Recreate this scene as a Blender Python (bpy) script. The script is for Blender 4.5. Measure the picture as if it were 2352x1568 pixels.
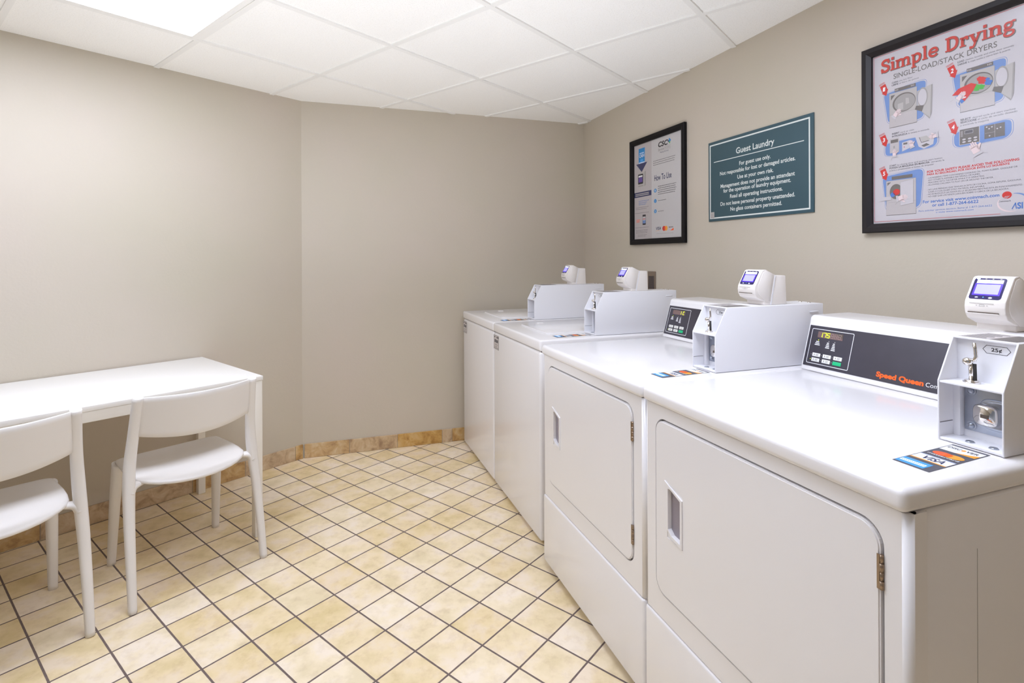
import bpy, bmesh, math, random
from mathutils import Vector, Matrix

for o in list(bpy.data.objects):
    bpy.data.objects.remove(o)
SC = bpy.context.scene
COL = SC.collection
random.seed(7)

# ------------------------------------------------------------------ camera
HC = 1.29            # lens height above the floor
ROLL = 0.004
cam_d = bpy.data.cameras.new('camera')
cam_d.sensor_width = 36.0
cam_d.lens = 1205.0 / 2352.0 * 36.0
cam_d.shift_y = -194.0 / 2352.0
cam_d.clip_start = 0.02
cam = bpy.data.objects.new('camera', cam_d)
COL.objects.link(cam)
cr, sr = math.cos(ROLL), math.sin(ROLL)
cam.matrix_world = Matrix(((cr, sr, 0, 0), (0, 0, -1, 0), (-sr, cr, 0, HC), (0, 0, 0, 1)))
SC.camera = cam

# ------------------------------------------------------------------ light, exposure
WORLD_LOW, WORLD_HIGH, WORLD_COL = 0.3, 0.15, (0.90, 0.98, 1.18)
LENS_COL = (0.90, 0.98, 1.18)
world = bpy.data.worlds.new('world')
world.use_nodes = True
_nt = world.node_tree
_bg = _nt.nodes['Background']
_tc = _nt.nodes.new('ShaderNodeTexCoord'); _sx = _nt.nodes.new('ShaderNodeSeparateXYZ')
_nt.links.new(_tc.outputs['Generated'], _sx.inputs[0])
_mr = _nt.nodes.new('ShaderNodeMapRange')          # added fill light through the open side, stronger from below to lift the ceiling
_mr.interpolation_type = 'SMOOTHSTEP'
_mr.inputs[1].default_value = -0.25; _mr.inputs[2].default_value = 0.15
_mr.inputs[3].default_value = WORLD_LOW; _mr.inputs[4].default_value = WORLD_HIGH
_nt.links.new(_sx.outputs['Z'], _mr.inputs[0]); _nt.links.new(_mr.outputs[0], _bg.inputs[1])
_bg.inputs[0].default_value = (*WORLD_COL, 1)
SC.world = world
SC.view_settings.view_transform = 'Standard'
SC.view_settings.look = 'None'
SC.view_settings.gamma = 1.0
SC.view_settings.exposure = 0.45
SC.view_settings.use_curve_mapping = False
LENS_POWER = 10.5      # emission of the ceiling light diffusers
# added fill spot, unseen, low in front of the camera and aimed at the ceiling
FILL_ENERGY = 90.0
fd = bpy.data.lights.new('ceiling_fill_spot', 'SPOT')
fd.energy = FILL_ENERGY; fd.color = (0.92, 0.98, 1.12); fd.spot_size = math.radians(98); fd.spot_blend = 1.0; fd.shadow_soft_size = 0.06
fl = bpy.data.objects.new('ceiling_fill_spot', fd); COL.objects.link(fl)
fl.location = (-0.50, 1.10, 0.30)
fl.rotation_euler = Vector((0.0, 0.50, 1.0)).to_track_quat('-Z', 'Y').to_euler()
try:
    SC.cycles.max_bounces = 16
    SC.cycles.diffuse_bounces = 10
except Exception:
    pass

# ------------------------------------------------------------------ helpers
def lin(c):
    return tuple(((v / 255.0) / 12.92 if v / 255.0 <= 0.04045 else ((v / 255.0 + 0.055) / 1.055) ** 2.4) for v in c)

def pbr(name, rgb, rough=0.5, metal=0.0, coat=0.0, spec=0.5, emit=None, es=0.0, var=0.0, bump=0.0, bscale=60.0):
    m = bpy.data.materials.new(name)
    m.use_nodes = True
    nt = m.node_tree
    b = nt.nodes['Principled BSDF']
    c = (*lin(rgb), 1)
    b.inputs['Base Color'].default_value = c
    b.inputs['Roughness'].default_value = rough
    b.inputs['Metallic'].default_value = metal
    b.inputs['Specular IOR Level'].default_value = spec
    b.inputs['Coat Weight'].default_value = coat
    b.inputs['Coat Roughness'].default_value = 0.08
    if emit:
        b.inputs['Emission Color'].default_value = (*lin(emit), 1)
        b.inputs['Emission Strength'].default_value = es
    geo = nt.nodes.new('ShaderNodeNewGeometry')
    nz = nt.nodes.new('ShaderNodeTexNoise')
    nz.inputs['Scale'].default_value = bscale
    nz.inputs['Detail'].default_value = 4
    nt.links.new(geo.outputs['Position'], nz.inputs['Vector'])
    if var > 0:
        mx = nt.nodes.new('ShaderNodeMixRGB')
        mx.blend_type = 'MULTIPLY'
        mx.inputs[0].default_value = var
        mx.inputs[1].default_value = c
        nt.links.new(nz.outputs['Fac'], mx.inputs[2])
        nt.links.new(mx.outputs[0], b.inputs['Base Color'])
    if bump > 0:
        bp = nt.nodes.new('ShaderNodeBump')
        bp.inputs['Strength'].default_value = bump
        bp.inputs['Distance'].default_value = 0.002
        nt.links.new(nz.outputs['Fac'], bp.inputs['Height'])
        nt.links.new(bp.outputs['Normal'], b.inputs['Normal'])
    return m

M = {}
M['enamel'] = pbr('white_enamel', (238, 236, 237), 0.22, coat=0.3, bump=0.01)
M['enamel_box'] = pbr('white_powder_coat', (236, 236, 240), 0.35, bump=0.05, bscale=400)
M['recess_grey'] = pbr('grey_handle_plastic', (150, 142, 150), 0.4)
M['reader'] = pbr('ivory_plastic', (238, 232, 226), 0.35, bump=0.03, bscale=500)
M['slot'] = pbr('slot_dark', (95, 82, 72), 0.6)
M['panel'] = pbr('charcoal_panel', (62, 58, 68), 0.3, var=0.25, bscale=25)
M['white_ink'] = pbr('white_ink', (235, 235, 238), 0.5)
M['grey_ink'] = pbr('grey_ink', (95, 92, 95), 0.6)
M['black_ink'] = pbr('black_ink', (38, 36, 42), 0.6)
M['orange'] = pbr('orange_ink', (255, 98, 10), 0.45)
M['green_btn'] = pbr('green_button', (20, 190, 125), 0.4)
M['btn'] = pbr('white_button', (235, 235, 230), 0.4)
M['display'] = pbr('display_window', (120, 96, 92), 0.2)
M['digit'] = pbr('lit_digit', (190, 220, 20), 0.5, emit=(215, 240, 30), es=0.9)
M['digit_off'] = pbr('unlit_digit', (150, 128, 122), 0.3)
M['steel'] = pbr('zinc_plate', (190, 196, 208), 0.28, metal=0.9, var=0.3, bscale=30)
M['chrome'] = pbr('chrome', (225, 220, 215), 0.08, metal=1.0)
M['brass'] = pbr('worn_brass', (160, 140, 120), 0.35, metal=0.9)
M['black_frame'] = pbr('black_frame', (12, 9, 13), 0.5, spec=0.25)
M['brown_frame'] = pbr('dark_brown_frame', (28, 23, 25), 0.45, spec=0.35)
M['paper'] = pbr('poster_paper', (198, 193, 197), 0.5)
M['paper2'] = pbr('leaflet_paper', (200, 197, 197), 0.5)
M['paper3'] = pbr('leaflet_paper_warm', (188, 181, 181), 0.5)
M['red'] = pbr('red_ink', (205, 48, 42), 0.5)
M['title_red'] = pbr('title_red_ink', (200, 62, 50), 0.5)
M['blue_ink'] = pbr('blue_ink', (72, 118, 190), 0.5)
M['blob'] = pbr('blue_shape_ink', (112, 142, 196), 0.5)
M['blob_light'] = pbr('pale_blue_ink', (205, 222, 246), 0.5)
M['ill_grey'] = pbr('drawing_grey', (182, 177, 174), 0.5)
M['ill_dark'] = pbr('drawing_dark_grey', (112, 106, 102), 0.5)
M['ill_mid'] = pbr('drawing_mid_grey', (160, 155, 152), 0.5)
M['skin_ink'] = pbr('pink_ink', (226, 206, 206), 0.5)
M['lime'] = pbr('green_ink', (70, 175, 60), 0.5)
M['navy'] = pbr('navy_ink', (44, 50, 92), 0.5)
M['sky'] = pbr('cyan_ink', (28, 135, 200), 0.5)
M['purple'] = pbr('purple_ink', (95, 70, 150), 0.5)
M['teal'] = pbr('teal_sign', (58, 88, 98), 0.4, var=0.12, bscale=8)
M['sign_ink'] = pbr('sign_white', (222, 228, 224), 0.5)
M['mc_red'] = pbr('card_red', (235, 95, 45), 0.4)
M['mc_yel'] = pbr('card_amber', (245, 165, 50), 0.4)
M['amex'] = pbr('card_blue', (70, 160, 230), 0.4)
M['decal'] = pbr('sticker_grey', (88, 88, 98), 0.4, var=0.1, bscale=60)
M['screen_frame'] = pbr('screen_bezel', (36, 30, 70), 0.12, emit=(40, 20, 150), es=0.15)
M['screen'] = pbr('lit_screen', (150, 150, 230), 0.2, emit=(165, 160, 255), es=0.55)
M['screen_blue'] = pbr('lit_screen_blue', (70, 40, 210), 0.2, emit=(75, 45, 225), es=0.6)
M['screen_white'] = pbr('lit_screen_white', (225, 230, 245), 0.2, emit=(235, 240, 255), es=0.55)
M['screen_icon'] = pbr('lit_icon', (200, 220, 255), 0.2, emit=(200, 225, 255), es=1.0)
M['chair'] = pbr('white_polypropylene', (232, 228, 224), 0.42, bump=0.04, bscale=700)
M['table'] = pbr('white_laminate', (240, 238, 234), 0.35, bump=0.02, bscale=300)
M['table_leg'] = pbr('white_painted_steel', (234, 229, 220), 0.4)
M['label_paper'] = pbr('label_paper', (205, 198, 196), 0.5)
M['rubber'] = pbr('dark_rubber', (45, 42, 40), 0.7)
M['outlet'] = pbr('dark_brown_plate', (72, 62, 60), 0.4)
M['outlet_rim'] = pbr('bronze_rim', (125, 108, 92), 0.4)
M['tbar'] = pbr('white_grid_metal', (240, 239, 235), 0.5)

def glass_mat():
    m = bpy.data.materials.new('picture_glass')
    m.use_nodes = True
    nt = m.node_tree
    nt.nodes.clear()
    out = nt.nodes.new('ShaderNodeOutputMaterial')
    mix = nt.nodes.new('ShaderNodeMixShader')
    tr = nt.nodes.new('ShaderNodeBsdfTransparent')
    gl = nt.nodes.new('ShaderNodeBsdfGlossy')
    gl.inputs['Roughness'].default_value = 0.16
    fr = nt.nodes.new('ShaderNodeLayerWeight')
    fr.inputs['Blend'].default_value = 0.5
    pw = nt.nodes.new('ShaderNodeMath'); pw.operation = 'POWER'; pw.inputs[1].default_value = 4.0
    sc = nt.nodes.new('ShaderNodeMath'); sc.operation = 'MULTIPLY_ADD'; sc.inputs[1].default_value = 0.16; sc.inputs[2].default_value = 0.012
    nt.links.new(fr.outputs['Facing'], pw.inputs[0]); nt.links.new(pw.outputs[0], sc.inputs[0])
    nt.links.new(sc.outputs[0], mix.inputs[0])
    nt.links.new(tr.outputs[0], mix.inputs[1])
    nt.links.new(gl.outputs[0], mix.inputs[2])
    nt.links.new(mix.outputs[0], out.inputs[0])
    return m
M['glass'] = glass_mat()

class Mesh:
    """collects shapes (local coordinates of the thing) into one mesh object"""
    def __init__(s):
        s.bm = bmesh.new(); s.mats = []; s.off = Vector((0, 0, 0))
    def mi(s, m):
        if m not in s.mats: s.mats.append(m)
        return s.mats.index(m)
    def _tag(s, faces, m, smooth=False):
        i = s.mi(m)
        for f in faces:
            f.material_index = i; f.smooth = smooth
    def box(s, x0, x1, y0, y1, z0, z1, m='enamel', bev=0.0, seg=3, rot=None, piv=None):
        r = bmesh.ops.create_cube(s.bm, size=1.0)
        vs = r['verts']
        for v in vs:
            v.co = Vector((x0 + (v.co.x + .5) * (x1 - x0), y0 + (v.co.y + .5) * (y1 - y0), z0 + (v.co.z + .5) * (z1 - z0)))
        fs = set(f for v in vs for f in v.link_faces)
        if bev > 0:
            es = list(set(e for v in vs for e in v.link_edges))
            n0 = set(s.bm.faces)
            rr = bmesh.ops.bevel(s.bm, geom=es, offset=bev, segments=seg, affect='EDGES', profile=0.5)
            vs = list(set(rr['verts']) | set(v for v in vs if v.is_valid))
            fs = set(f for v in vs if v.is_valid for f in v.link_faces)
        if rot is not None:
            bmesh.ops.rotate(s.bm, verts=list(set(v for f in fs for v in f.verts)), cent=piv, matrix=rot)
        s._tag(fs, m, bev > 0)
        return fs
    def prism(s, prof, axis, a0, a1, m='enamel', bev=0.0, seg=2, smooth=False):
        """closed 2D profile extruded along an axis; profile coords are the other two axes in order"""
        def co(p, a):
            if axis == 'x': return (a, p[0], p[1])
            if axis == 'y': return (p[0], a, p[1])
            return (p[0], p[1], a)
        va = [s.bm.verts.new(co(p, a0)) for p in prof]
        vb = [s.bm.verts.new(co(p, a1)) for p in prof]
        n = len(prof); fs = []
        fs.append(s.bm.faces.new(va)); fs.append(s.bm.faces.new(vb[::-1]))
        for i in range(n):
            fs.append(s.bm.faces.new((va[i], vb[i], vb[(i + 1) % n], va[(i + 1) % n])))
        bmesh.ops.recalc_face_normals(s.bm, faces=fs)
        if bev > 0:
            es = list(set(e for f in fs for e in f.edges))
            rr = bmesh.ops.bevel(s.bm, geom=es, offset=bev, segments=seg, affect='EDGES', profile=0.5)
            vs = set(rr['verts']) | set(v for v in va + vb if v.is_valid)
            fs = list(set(f for v in vs for f in v.link_faces))
        s._tag(fs, m, smooth or bev > 0)
        return fs
    def plate(s, outer, holes, axis, a0, a1, m='enamel', smooth=False, bev=0.0):
        """flat plate with holes, thickness a0..a1 along axis"""
        def co(p, a):
            if axis == 'x': return (a, p[0], p[1])
            if axis == 'y': return (p[0], a, p[1])
            return (p[0], p[1], a)
        b2 = bmesh.new(); edges = []
        for loop in [outer] + holes:
            vs = [b2.verts.new(co(p, a0)) for p in loop]
            for i in range(len(vs)): edges.append(b2.edges.new((vs[i], vs[(i + 1) % len(vs)])))
        r = bmesh.ops.triangle_fill(b2, use_beauty=True, edges=edges)
        r2 = bmesh.ops.extrude_face_region(b2, geom=list(b2.faces))
        dv = Vector(co((0, 0), a1 - a0))
        bmesh.ops.translate(b2, vec=dv, verts=[v for v in r2['geom'] if isinstance(v, bmesh.types.BMVert)])
        bmesh.ops.recalc_face_normals(b2, faces=list(b2.faces))
        s._merge(b2, m, smooth)
    def _merge(s, b2, m, smooth=False):
        mp = {v: s.bm.verts.new(v.co) for v in b2.verts}
        fs = []
        for f in b2.faces:
            try:
                nf = s.bm.faces.new([mp[v] for v in f.verts]); fs.append(nf)
            except ValueError: pass
        s._tag(fs, m, smooth)
        b2.free()
    def cyl(s, p0, p1, r0, r1=None, m='chrome', seg=24, smooth=True, cap=True):
        r1 = r0 if r1 is None else r1
        p0 = Vector(p0); p1 = Vector(p1); d = p1 - p0
        q = Vector((0, 0, 1)).rotation_difference(d)
        ra, rb = [], []
        for i in range(seg):
            a = 2 * math.pi * i / seg
            c = Vector((math.cos(a), math.sin(a), 0))
            ra.append(s.bm.verts.new(p0 + q @ (c * r0))); rb.append(s.bm.verts.new(p1 + q @ (c * r1)))
        fs = []
        for i in range(seg):
            fs.append(s.bm.faces.new((ra[i], ra[(i + 1) % seg], rb[(i + 1) % seg], rb[i])))
        s._tag(fs, m, smooth)
        if cap:
            s._tag([s.bm.faces.new(ra[::-1]), s.bm.faces.new(rb)], m, False)
    def sphere(s, c, r, m='chrome', sc=(1, 1, 1), seg=20):
        rr = bmesh.ops.create_uvsphere(s.bm, u_segments=seg, v_segments=seg // 2, radius=1.0)
        for v in rr['verts']:
            v.co = Vector((c[0] + v.co.x * r * sc[0], c[1] + v.co.y * r * sc[1], c[2] + v.co.z * r * sc[2]))
        s._tag(set(f for v in rr['verts'] for f in v.link_faces), m, True)
    def sweep(s, path, radii, m='chair', seg=20, xaxis=(1, 0, 0), power=2.0, cap_in=0.0):
        """superelliptic tube: path points, radii (rx, ry) per point; rx lies along xaxis"""
        pts = [Vector(p) for p in path]; rings = []
        X = Vector(xaxis).normalized()
        for i, p in enumerate(pts):
            t = (pts[min(i + 1, len(pts) - 1)] - pts[max(i - 1, 0)]).normalized()
            x = (X - t * X.dot(t)).normalized(); y = t.cross(x)
            ring = []
            for k in range(seg):
                a = 2 * math.pi * k / seg; c, sn = math.cos(a), math.sin(a)
                cx = math.copysign(abs(c) ** (2 / power), c); sy = math.copysign(abs(sn) ** (2 / power), sn)
                ring.append(s.bm.verts.new(p + x * (cx * radii[i][0]) + y * (sy * radii[i][1])))
            rings.append(ring)
        fs = []
        for a, b in zip(rings[:-1], rings[1:]):
            for k in range(seg):
                fs.append(s.bm.faces.new((a[k], a[(k + 1) % seg], b[(k + 1) % seg], b[k])))
        s._tag(fs, m, True)
        s._tag([s.bm.faces.new(rings[0][::-1]), s.bm.faces.new(rings[-1])], m, False)
    def grid(s, fn, nu, nv, m, smooth=True):
        vs = [[s.bm.verts.new(fn(i / nu, j / nv)) for j in range(nv + 1)] for i in range(nu + 1)]
        fs = [s.bm.faces.new((vs[i][j], vs[i + 1][j], vs[i + 1][j + 1], vs[i][j + 1])) for i in range(nu) for j in range(nv)]
        s._tag(fs, m, smooth)
    def build(s, name, parent=None, off=(0, 0, 0), recalc=False, mats=None):
        if recalc: bmesh.ops.recalc_face_normals(s.bm, faces=list(s.bm.faces))
        o3 = Vector(off)
        if o3.length > 0:
            for v in s.bm.verts: v.co -= o3
        me = bpy.data.meshes.new(name)
        s.bm.to_mesh(me); s.bm.free()
        for m in s.mats: me.materials.append(M[m])
        o = bpy.data.objects.new(name, me)
        COL.objects.link(o)
        if parent is not None: o.parent = parent
        return o

_gc = {}
def glyph_mesh(txt, bold):
    key = (txt, bold)
    if key not in _gc:
        cu = bpy.data.curves.new('t', 'FONT'); cu.body = txt; cu.size = 1.0; cu.offset = bold
        cu.resolution_u = 4
        ob = bpy.data.objects.new('t', cu)
        me = bpy.data.meshes.new_from_object(ob)
        vs = [tuple(v.co) for v in me.vertices]; fs = [tuple(p.vertices) for p in me.polygons]
        bpy.data.objects.remove(ob); bpy.data.curves.remove(cu); bpy.data.meshes.remove(me)
        _gc[key] = (vs, fs)
    return _gc[key]
_H = glyph_mesh('H', 0.0)
CAP = max(v[1] for v in _H[0])

class Art(Mesh):
    """flat print: shapes in 2D (p, q) with a tiny stacking height h, mapped into space by fn"""
    def __init__(s, fn):
        super().__init__(); s.fn = fn; s.h = 0.0002
    def P(s, p, q, h=None):
        return s.bm.verts.new(s.fn(p, q, s.h if h is None else h))
    def poly(s, pts, m, h=None):
        f = s.bm.faces.new([s.P(p, q, h) for p, q in pts]); s._tag([f], m); return f
    def rect(s, x0, x1, z0, z1, m, h=None): s.poly([(x0, z0), (x1, z0), (x1, z1), (x0, z1)], m, h)
    def ell(s, cx, cz, rx, rz, m, h=None, n=28): s.poly([(cx + rx * math.cos(6.28318 * i / n), cz + rz * math.sin(6.28318 * i / n)) for i in range(n)], m, h)
    def line(s, pts, w, m, h=None, closed=False):
        pts = [Vector(p) for p in pts]; n = len(pts)
        if closed: pts = pts + [pts[0]]
        for a, b in zip(pts[:-1], pts[1:]):
            d = b - a
            if d.length < 1e-7: continue
            nn = Vector((-d.y, d.x)).normalized() * w / 2; e = d.normalized() * w * 0.25
            s.poly([tuple(a - e + nn), tuple(b + e + nn), tuple(b + e - nn), tuple(a - e - nn)], m, h)
    def ribbon(s, pts, w, m, h=None):
        pts = [Vector(p) for p in pts]; L, R = [], []
        for i, p in enumerate(pts):
            t = (pts[min(i + 1, len(pts) - 1)] - pts[max(i - 1, 0)]).normalized()
            ww = w[i] if isinstance(w, (list, tuple)) else w
            nn = Vector((-t.y, t.x)) * ww / 2
            L.append(s.P(*(p + nn), h)); R.append(s.P(*(p - nn), h))
        s._tag([s.bm.faces.new((L[i], L[i + 1], R[i + 1], R[i])) for i in range(len(pts) - 1)], m)
    def rrect(s, x0, x1, z0, z1, r, m, h=None): s.poly(rr_pts(x0, x1, z0, z1, r), m, h)
    def rring(s, x0, x1, z0, z1, r, w, m, h=None):
        a = rr_pts(x0, x1, z0, z1, r); b = rr_pts(x0 + w, x1 - w, z0 + w, z1 - w, max(r - w, 1e-4))
        A = [s.P(*p, h) for p in a]; B = [s.P(*p, h) for p in b]; n = len(a)
        s._tag([s.bm.faces.new((A[i], A[(i + 1) % n], B[(i + 1) % n], B[i])) for i in range(n)], m)
    def text(s, txt, x0, x1, zb, cap, m, bold=0.0, h=None, slant=0.0):
        vs, fs = glyph_mesh(txt, bold)
        ax = min(v[0] for v in vs); bx = max(v[0] for v in vs)
        sx = (x1 - x0) / (bx - ax); sz = cap / CAP
        V = [s.P(x0 + (v[0] - ax) * sx + slant * v[1] * sz, zb + v[1] * sz, h) for v in vs]
        out = []
        for f in fs:
            try: out.append(s.bm.faces.new([V[i] for i in f]))
            except ValueError: pass
        s._tag(out, m)

def rr_pts(x0, x1, z0, z1, r, n=6):
    pts = []
    for cx, cz, a0 in ((x1 - r, z1 - r, 0), (x0 + r, z1 - r, 90), (x0 + r, z0 + r, 180), (x1 - r, z0 + r, 270)):
        for i in range(n + 1):
            a = math.radians(a0 + 90 * i / n)
            pts.append((cx + r * math.cos(a), cz + r * math.sin(a)))
    return pts

def thing(name, label, cat, loc, rz=0.0, group=None):
    o = bpy.data.objects.new(name, None); o.empty_display_size = 0.1
    COL.objects.link(o); o.location = loc; o.rotation_euler = (0, 0, rz)
    o['label'] = label; o['category'] = cat
    if group: o['group'] = group
    return o
def tag(o, label, cat, group=None):
    o['label'] = label; o['category'] = cat
    if group: o['group'] = group
def structure(o): o['kind'] = 'structure'; return o

# ------------------------------------------------------------------ room frame
ZC = 2.293
A0 = Vector((0.5514, 3.9976, 0))                    # far right corner of the room
ANG = math.radians(-70.4)
DX = Vector((math.cos(ANG), math.sin(ANG), 0))      # along the right wall, towards the viewer
DY = Vector((-math.sin(ANG), math.cos(ANG), 0))     # into the right wall
def W(x, y, z=0.0): return A0 + DX * x + DY * y + Vector((0, 0, z))
LC = Vector((-1.3545, 3.3800, 0))                   # corner between the back and the left wall
LD = Vector((-0.6452, -0.7640, 0))                  # along the left wall, towards the viewer
LN = Vector((0.7640, -0.6452, 0))                   # out of the left wall, into the room
L2 = LC + LD * 5.0
R2 = A0 + DX * 6.4
ROOM = [A0, LC, L2, R2]

def mat_floor():
    m = bpy.data.materials.new('beige_floor_tile'); m.use_nodes = True
    nt = m.node_tree; N = nt.nodes; K = nt.links; b = N['Principled BSDF']
    geo = N.new('ShaderNodeNewGeometry')
    sub = N.new('ShaderNodeVectorMath'); sub.operation = 'SUBTRACT'; K.new(geo.outputs['Position'], sub.inputs[0])
    sub.inputs[1].default_value = (-0.89928, 2.97333, 0)
    e1 = (0.12105, -0.09643); e2 = (0.09785, 0.12062); det = e1[0] * e2[1] - e1[1] * e2[0]
    def dot(v):
        n = N.new('ShaderNodeVectorMath'); n.operation = 'DOT_PRODUCT'; K.new(sub.outputs[0], n.inputs[0]); n.inputs[1].default_value = v
        return n.outputs['Value']
    a = dot((e2[1] / det, -e2[0] / det, 0)); c = dot((-e1[1] / det, e1[0] / det, 0))
    def mt(op, x, y=None, z=None):
        n = N.new('ShaderNodeMath'); n.operation = op
        for i, q in enumerate((x, y, z)):
            if q is None: continue
            if isinstance(q, (int, float)): n.inputs[i].default_value = q
            else: K.new(q, n.inputs[i])
        return n.outputs[0]
    def dist(v): # distance from the nearest joint
        f = mt('FRACT', v); return mt('MINIMUM', f, mt('SUBTRACT', 1.0, f))
    dm = mt('MINIMUM', dist(a), dist(c))
    nj = N.new('ShaderNodeTexNoise'); nj.inputs['Scale'].default_value = 35; nj.inputs['Detail'].default_value = 3
    K.new(geo.outputs['Position'], nj.inputs['Vector'])
    dm = mt('ADD', dm, mt('MULTIPLY', mt('SUBTRACT', nj.outputs['Fac'], 0.5), 0.008))
    mask = N.new('ShaderNodeMapRange'); mask.inputs[1].default_value = 0.0165; mask.inputs[2].default_value = 0.0235
    mask.interpolation_type = 'SMOOTHSTEP'
    K.new(dm, mask.inputs[0])
    # per tile
    comb = N.new('ShaderNodeCombineXYZ'); K.new(mt('FLOOR', a), comb.inputs[0]); K.new(mt('FLOOR', c), comb.inputs[1])
    wn = N.new('ShaderNodeTexWhiteNoise'); K.new(comb.outputs[0], wn.inputs['Vector'])
    # clouding: offset noise per tile so that every tile has its own pattern
    off = N.new('ShaderNodeVectorMath'); off.operation = 'MULTIPLY_ADD'
    K.new(wn.outputs['Color'], off.inputs[0]); off.inputs[1].default_value = (9, 9, 9); K.new(geo.outputs['Position'], off.inputs[2])
    def noise(sc, det, vec, rough=0.55):
        n = N.new('ShaderNodeTexNoise'); n.inputs['Scale'].default_value = sc; n.inputs['Detail'].default_value = det
        n.inputs['Roughness'].default_value = rough; K.new(vec, n.inputs['Vector']); return n.outputs['Fac']
    n1 = noise(9, 5, off.outputs[0]); n2 = noise(26, 6, off.outputs[0], 0.65); n3 = noise(90, 4, geo.outputs['Position'])
    r1 = N.new('ShaderNodeValToRGB'); K.new(n1, r1.inputs[0])
    r1.color_ramp.elements[0].position = 0.34; r1.color_ramp.elements[0].color = (*lin((228, 209, 166)), 1)
    r1.color_ramp.elements[1].position = 0.62; r1.color_ramp.elements[1].color = (*lin((243, 226, 202)), 1)
    e = r1.color_ramp.elements.new(0.49); e.color = (*lin((240, 221, 184)), 1)
    r2 = N.new('ShaderNodeValToRGB'); K.new(n2, r2.inputs[0])
    r2.color_ramp.elements[0].position = 0.30; r2.color_ramp.elements[0].color = (0.66, 0.58, 0.48, 1)
    r2.color_ramp.elements[1].position = 0.52; r2.color_ramp.elements[1].color = (1, 1, 1, 1)
    mul = N.new('ShaderNodeMixRGB'); mul.blend_type = 'MULTIPLY'; mul.inputs[0].default_value = 0.32
    K.new(r1.outputs[0], mul.inputs[1]); K.new(r2.outputs[0], mul.inputs[2])
    hsv = N.new('ShaderNodeHueSaturation'); K.new(mul.outputs[0], hsv.inputs['Color'])
    K.new(mt('MULTIPLY_ADD', wn.outputs['Value'], 0.10, 0.93), hsv.inputs['Value'])
    K.new(mt('MULTIPLY_ADD', wn.outputs['Value'], -0.35, 1.16), hsv.inputs['Saturation'])
    mix = N.new('ShaderNodeMixRGB'); K.new(mask.outputs[0], mix.inputs[0])
    gr = N.new('ShaderNodeMixRGB'); K.new(n3, gr.inputs[0])
    gr.inputs[1].default_value = (*lin((94, 80, 76)), 1); gr.inputs[2].default_value = (*lin((126, 110, 104)), 1)
    K.new(gr.outputs[0], mix.inputs[1]); K.new(hsv.outputs[0], mix.inputs[2])
    K.new(mix.outputs[0], b.inputs['Base Color'])
    rr = N.new('ShaderNodeMapRange'); K.new(mask.outputs[0], rr.inputs[0]); rr.inputs[3].default_value = 0.85; rr.inputs[4].default_value = 0.42
    K.new(rr.outputs[0], b.inputs['Roughness'])
    bp = N.new('ShaderNodeBump'); bp.inputs['Distance'].default_value = 0.0025; bp.inputs['Strength'].default_value = 0.5
    K.new(mt('ADD', mask.outputs[0], mt('MULTIPLY', n2, 0.25)), bp.inputs['Height']); K.new(bp.outputs['Normal'], b.inputs['Normal'])
    return m
M['floor'] = mat_floor()

def mat_wall():
    m = pbr('taupe_wall_paint', (190, 180, 164), 0.62, bump=0.22, bscale=75)
    nt = m.node_tree; N = nt.nodes; K = nt.links; b = N['Principled BSDF']
    geo = N.new('ShaderNodeNewGeometry')
    n = N.new('ShaderNodeTexNoise'); n.inputs['Scale'].default_value = 1.6; n.inputs['Detail'].default_value = 3
    K.new(geo.outputs['Position'], n.inputs['Vector'])
    r = N.new('ShaderNodeValToRGB'); K.new(n.outputs['Fac'], r.inputs[0])
    r.color_ramp.elements[0].position = 0.3; r.color_ramp.elements[0].color = (*lin((197, 189, 171)), 1)
    r.color_ramp.elements[1].position = 0.7; r.color_ramp.elements[1].color = (*lin((201, 190, 176)), 1)
    K.new(r.outputs[0], b.inputs['Base Color'])
    return m
M['wall'] = mat_wall()

def mat_ceiling():
    m = pbr('mineral_fibre_tile', (238, 236, 230), 0.85, bump=0.5, bscale=160)
    nt = m.node_tree; N = nt.nodes; K = nt.links; b = N['Principled BSDF']
    geo = N.new('ShaderNodeNewGeometry')
    n = N.new('ShaderNodeTexNoise'); n.inputs['Scale'].default_value = 220; n.inputs['Detail'].default_value = 2
    K.new(geo.outputs['Position'], n.inputs['Vector'])
    r = N.new('ShaderNodeValToRGB'); K.new(n.outputs['Fac'], r.inputs[0])
    r.color_ramp.elements[0].position = 0.30; r.color_ramp.elements[0].color = (*lin((236, 234, 228)), 1)
    r.color_ramp.elements[1].position = 0.45; r.color_ramp.elements[1].color = (*lin((249, 248, 244)), 1)
    K.new(r.outputs[0], b.inputs['Base Color'])
    return m
M['ceil'] = mat_ceiling()

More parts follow.
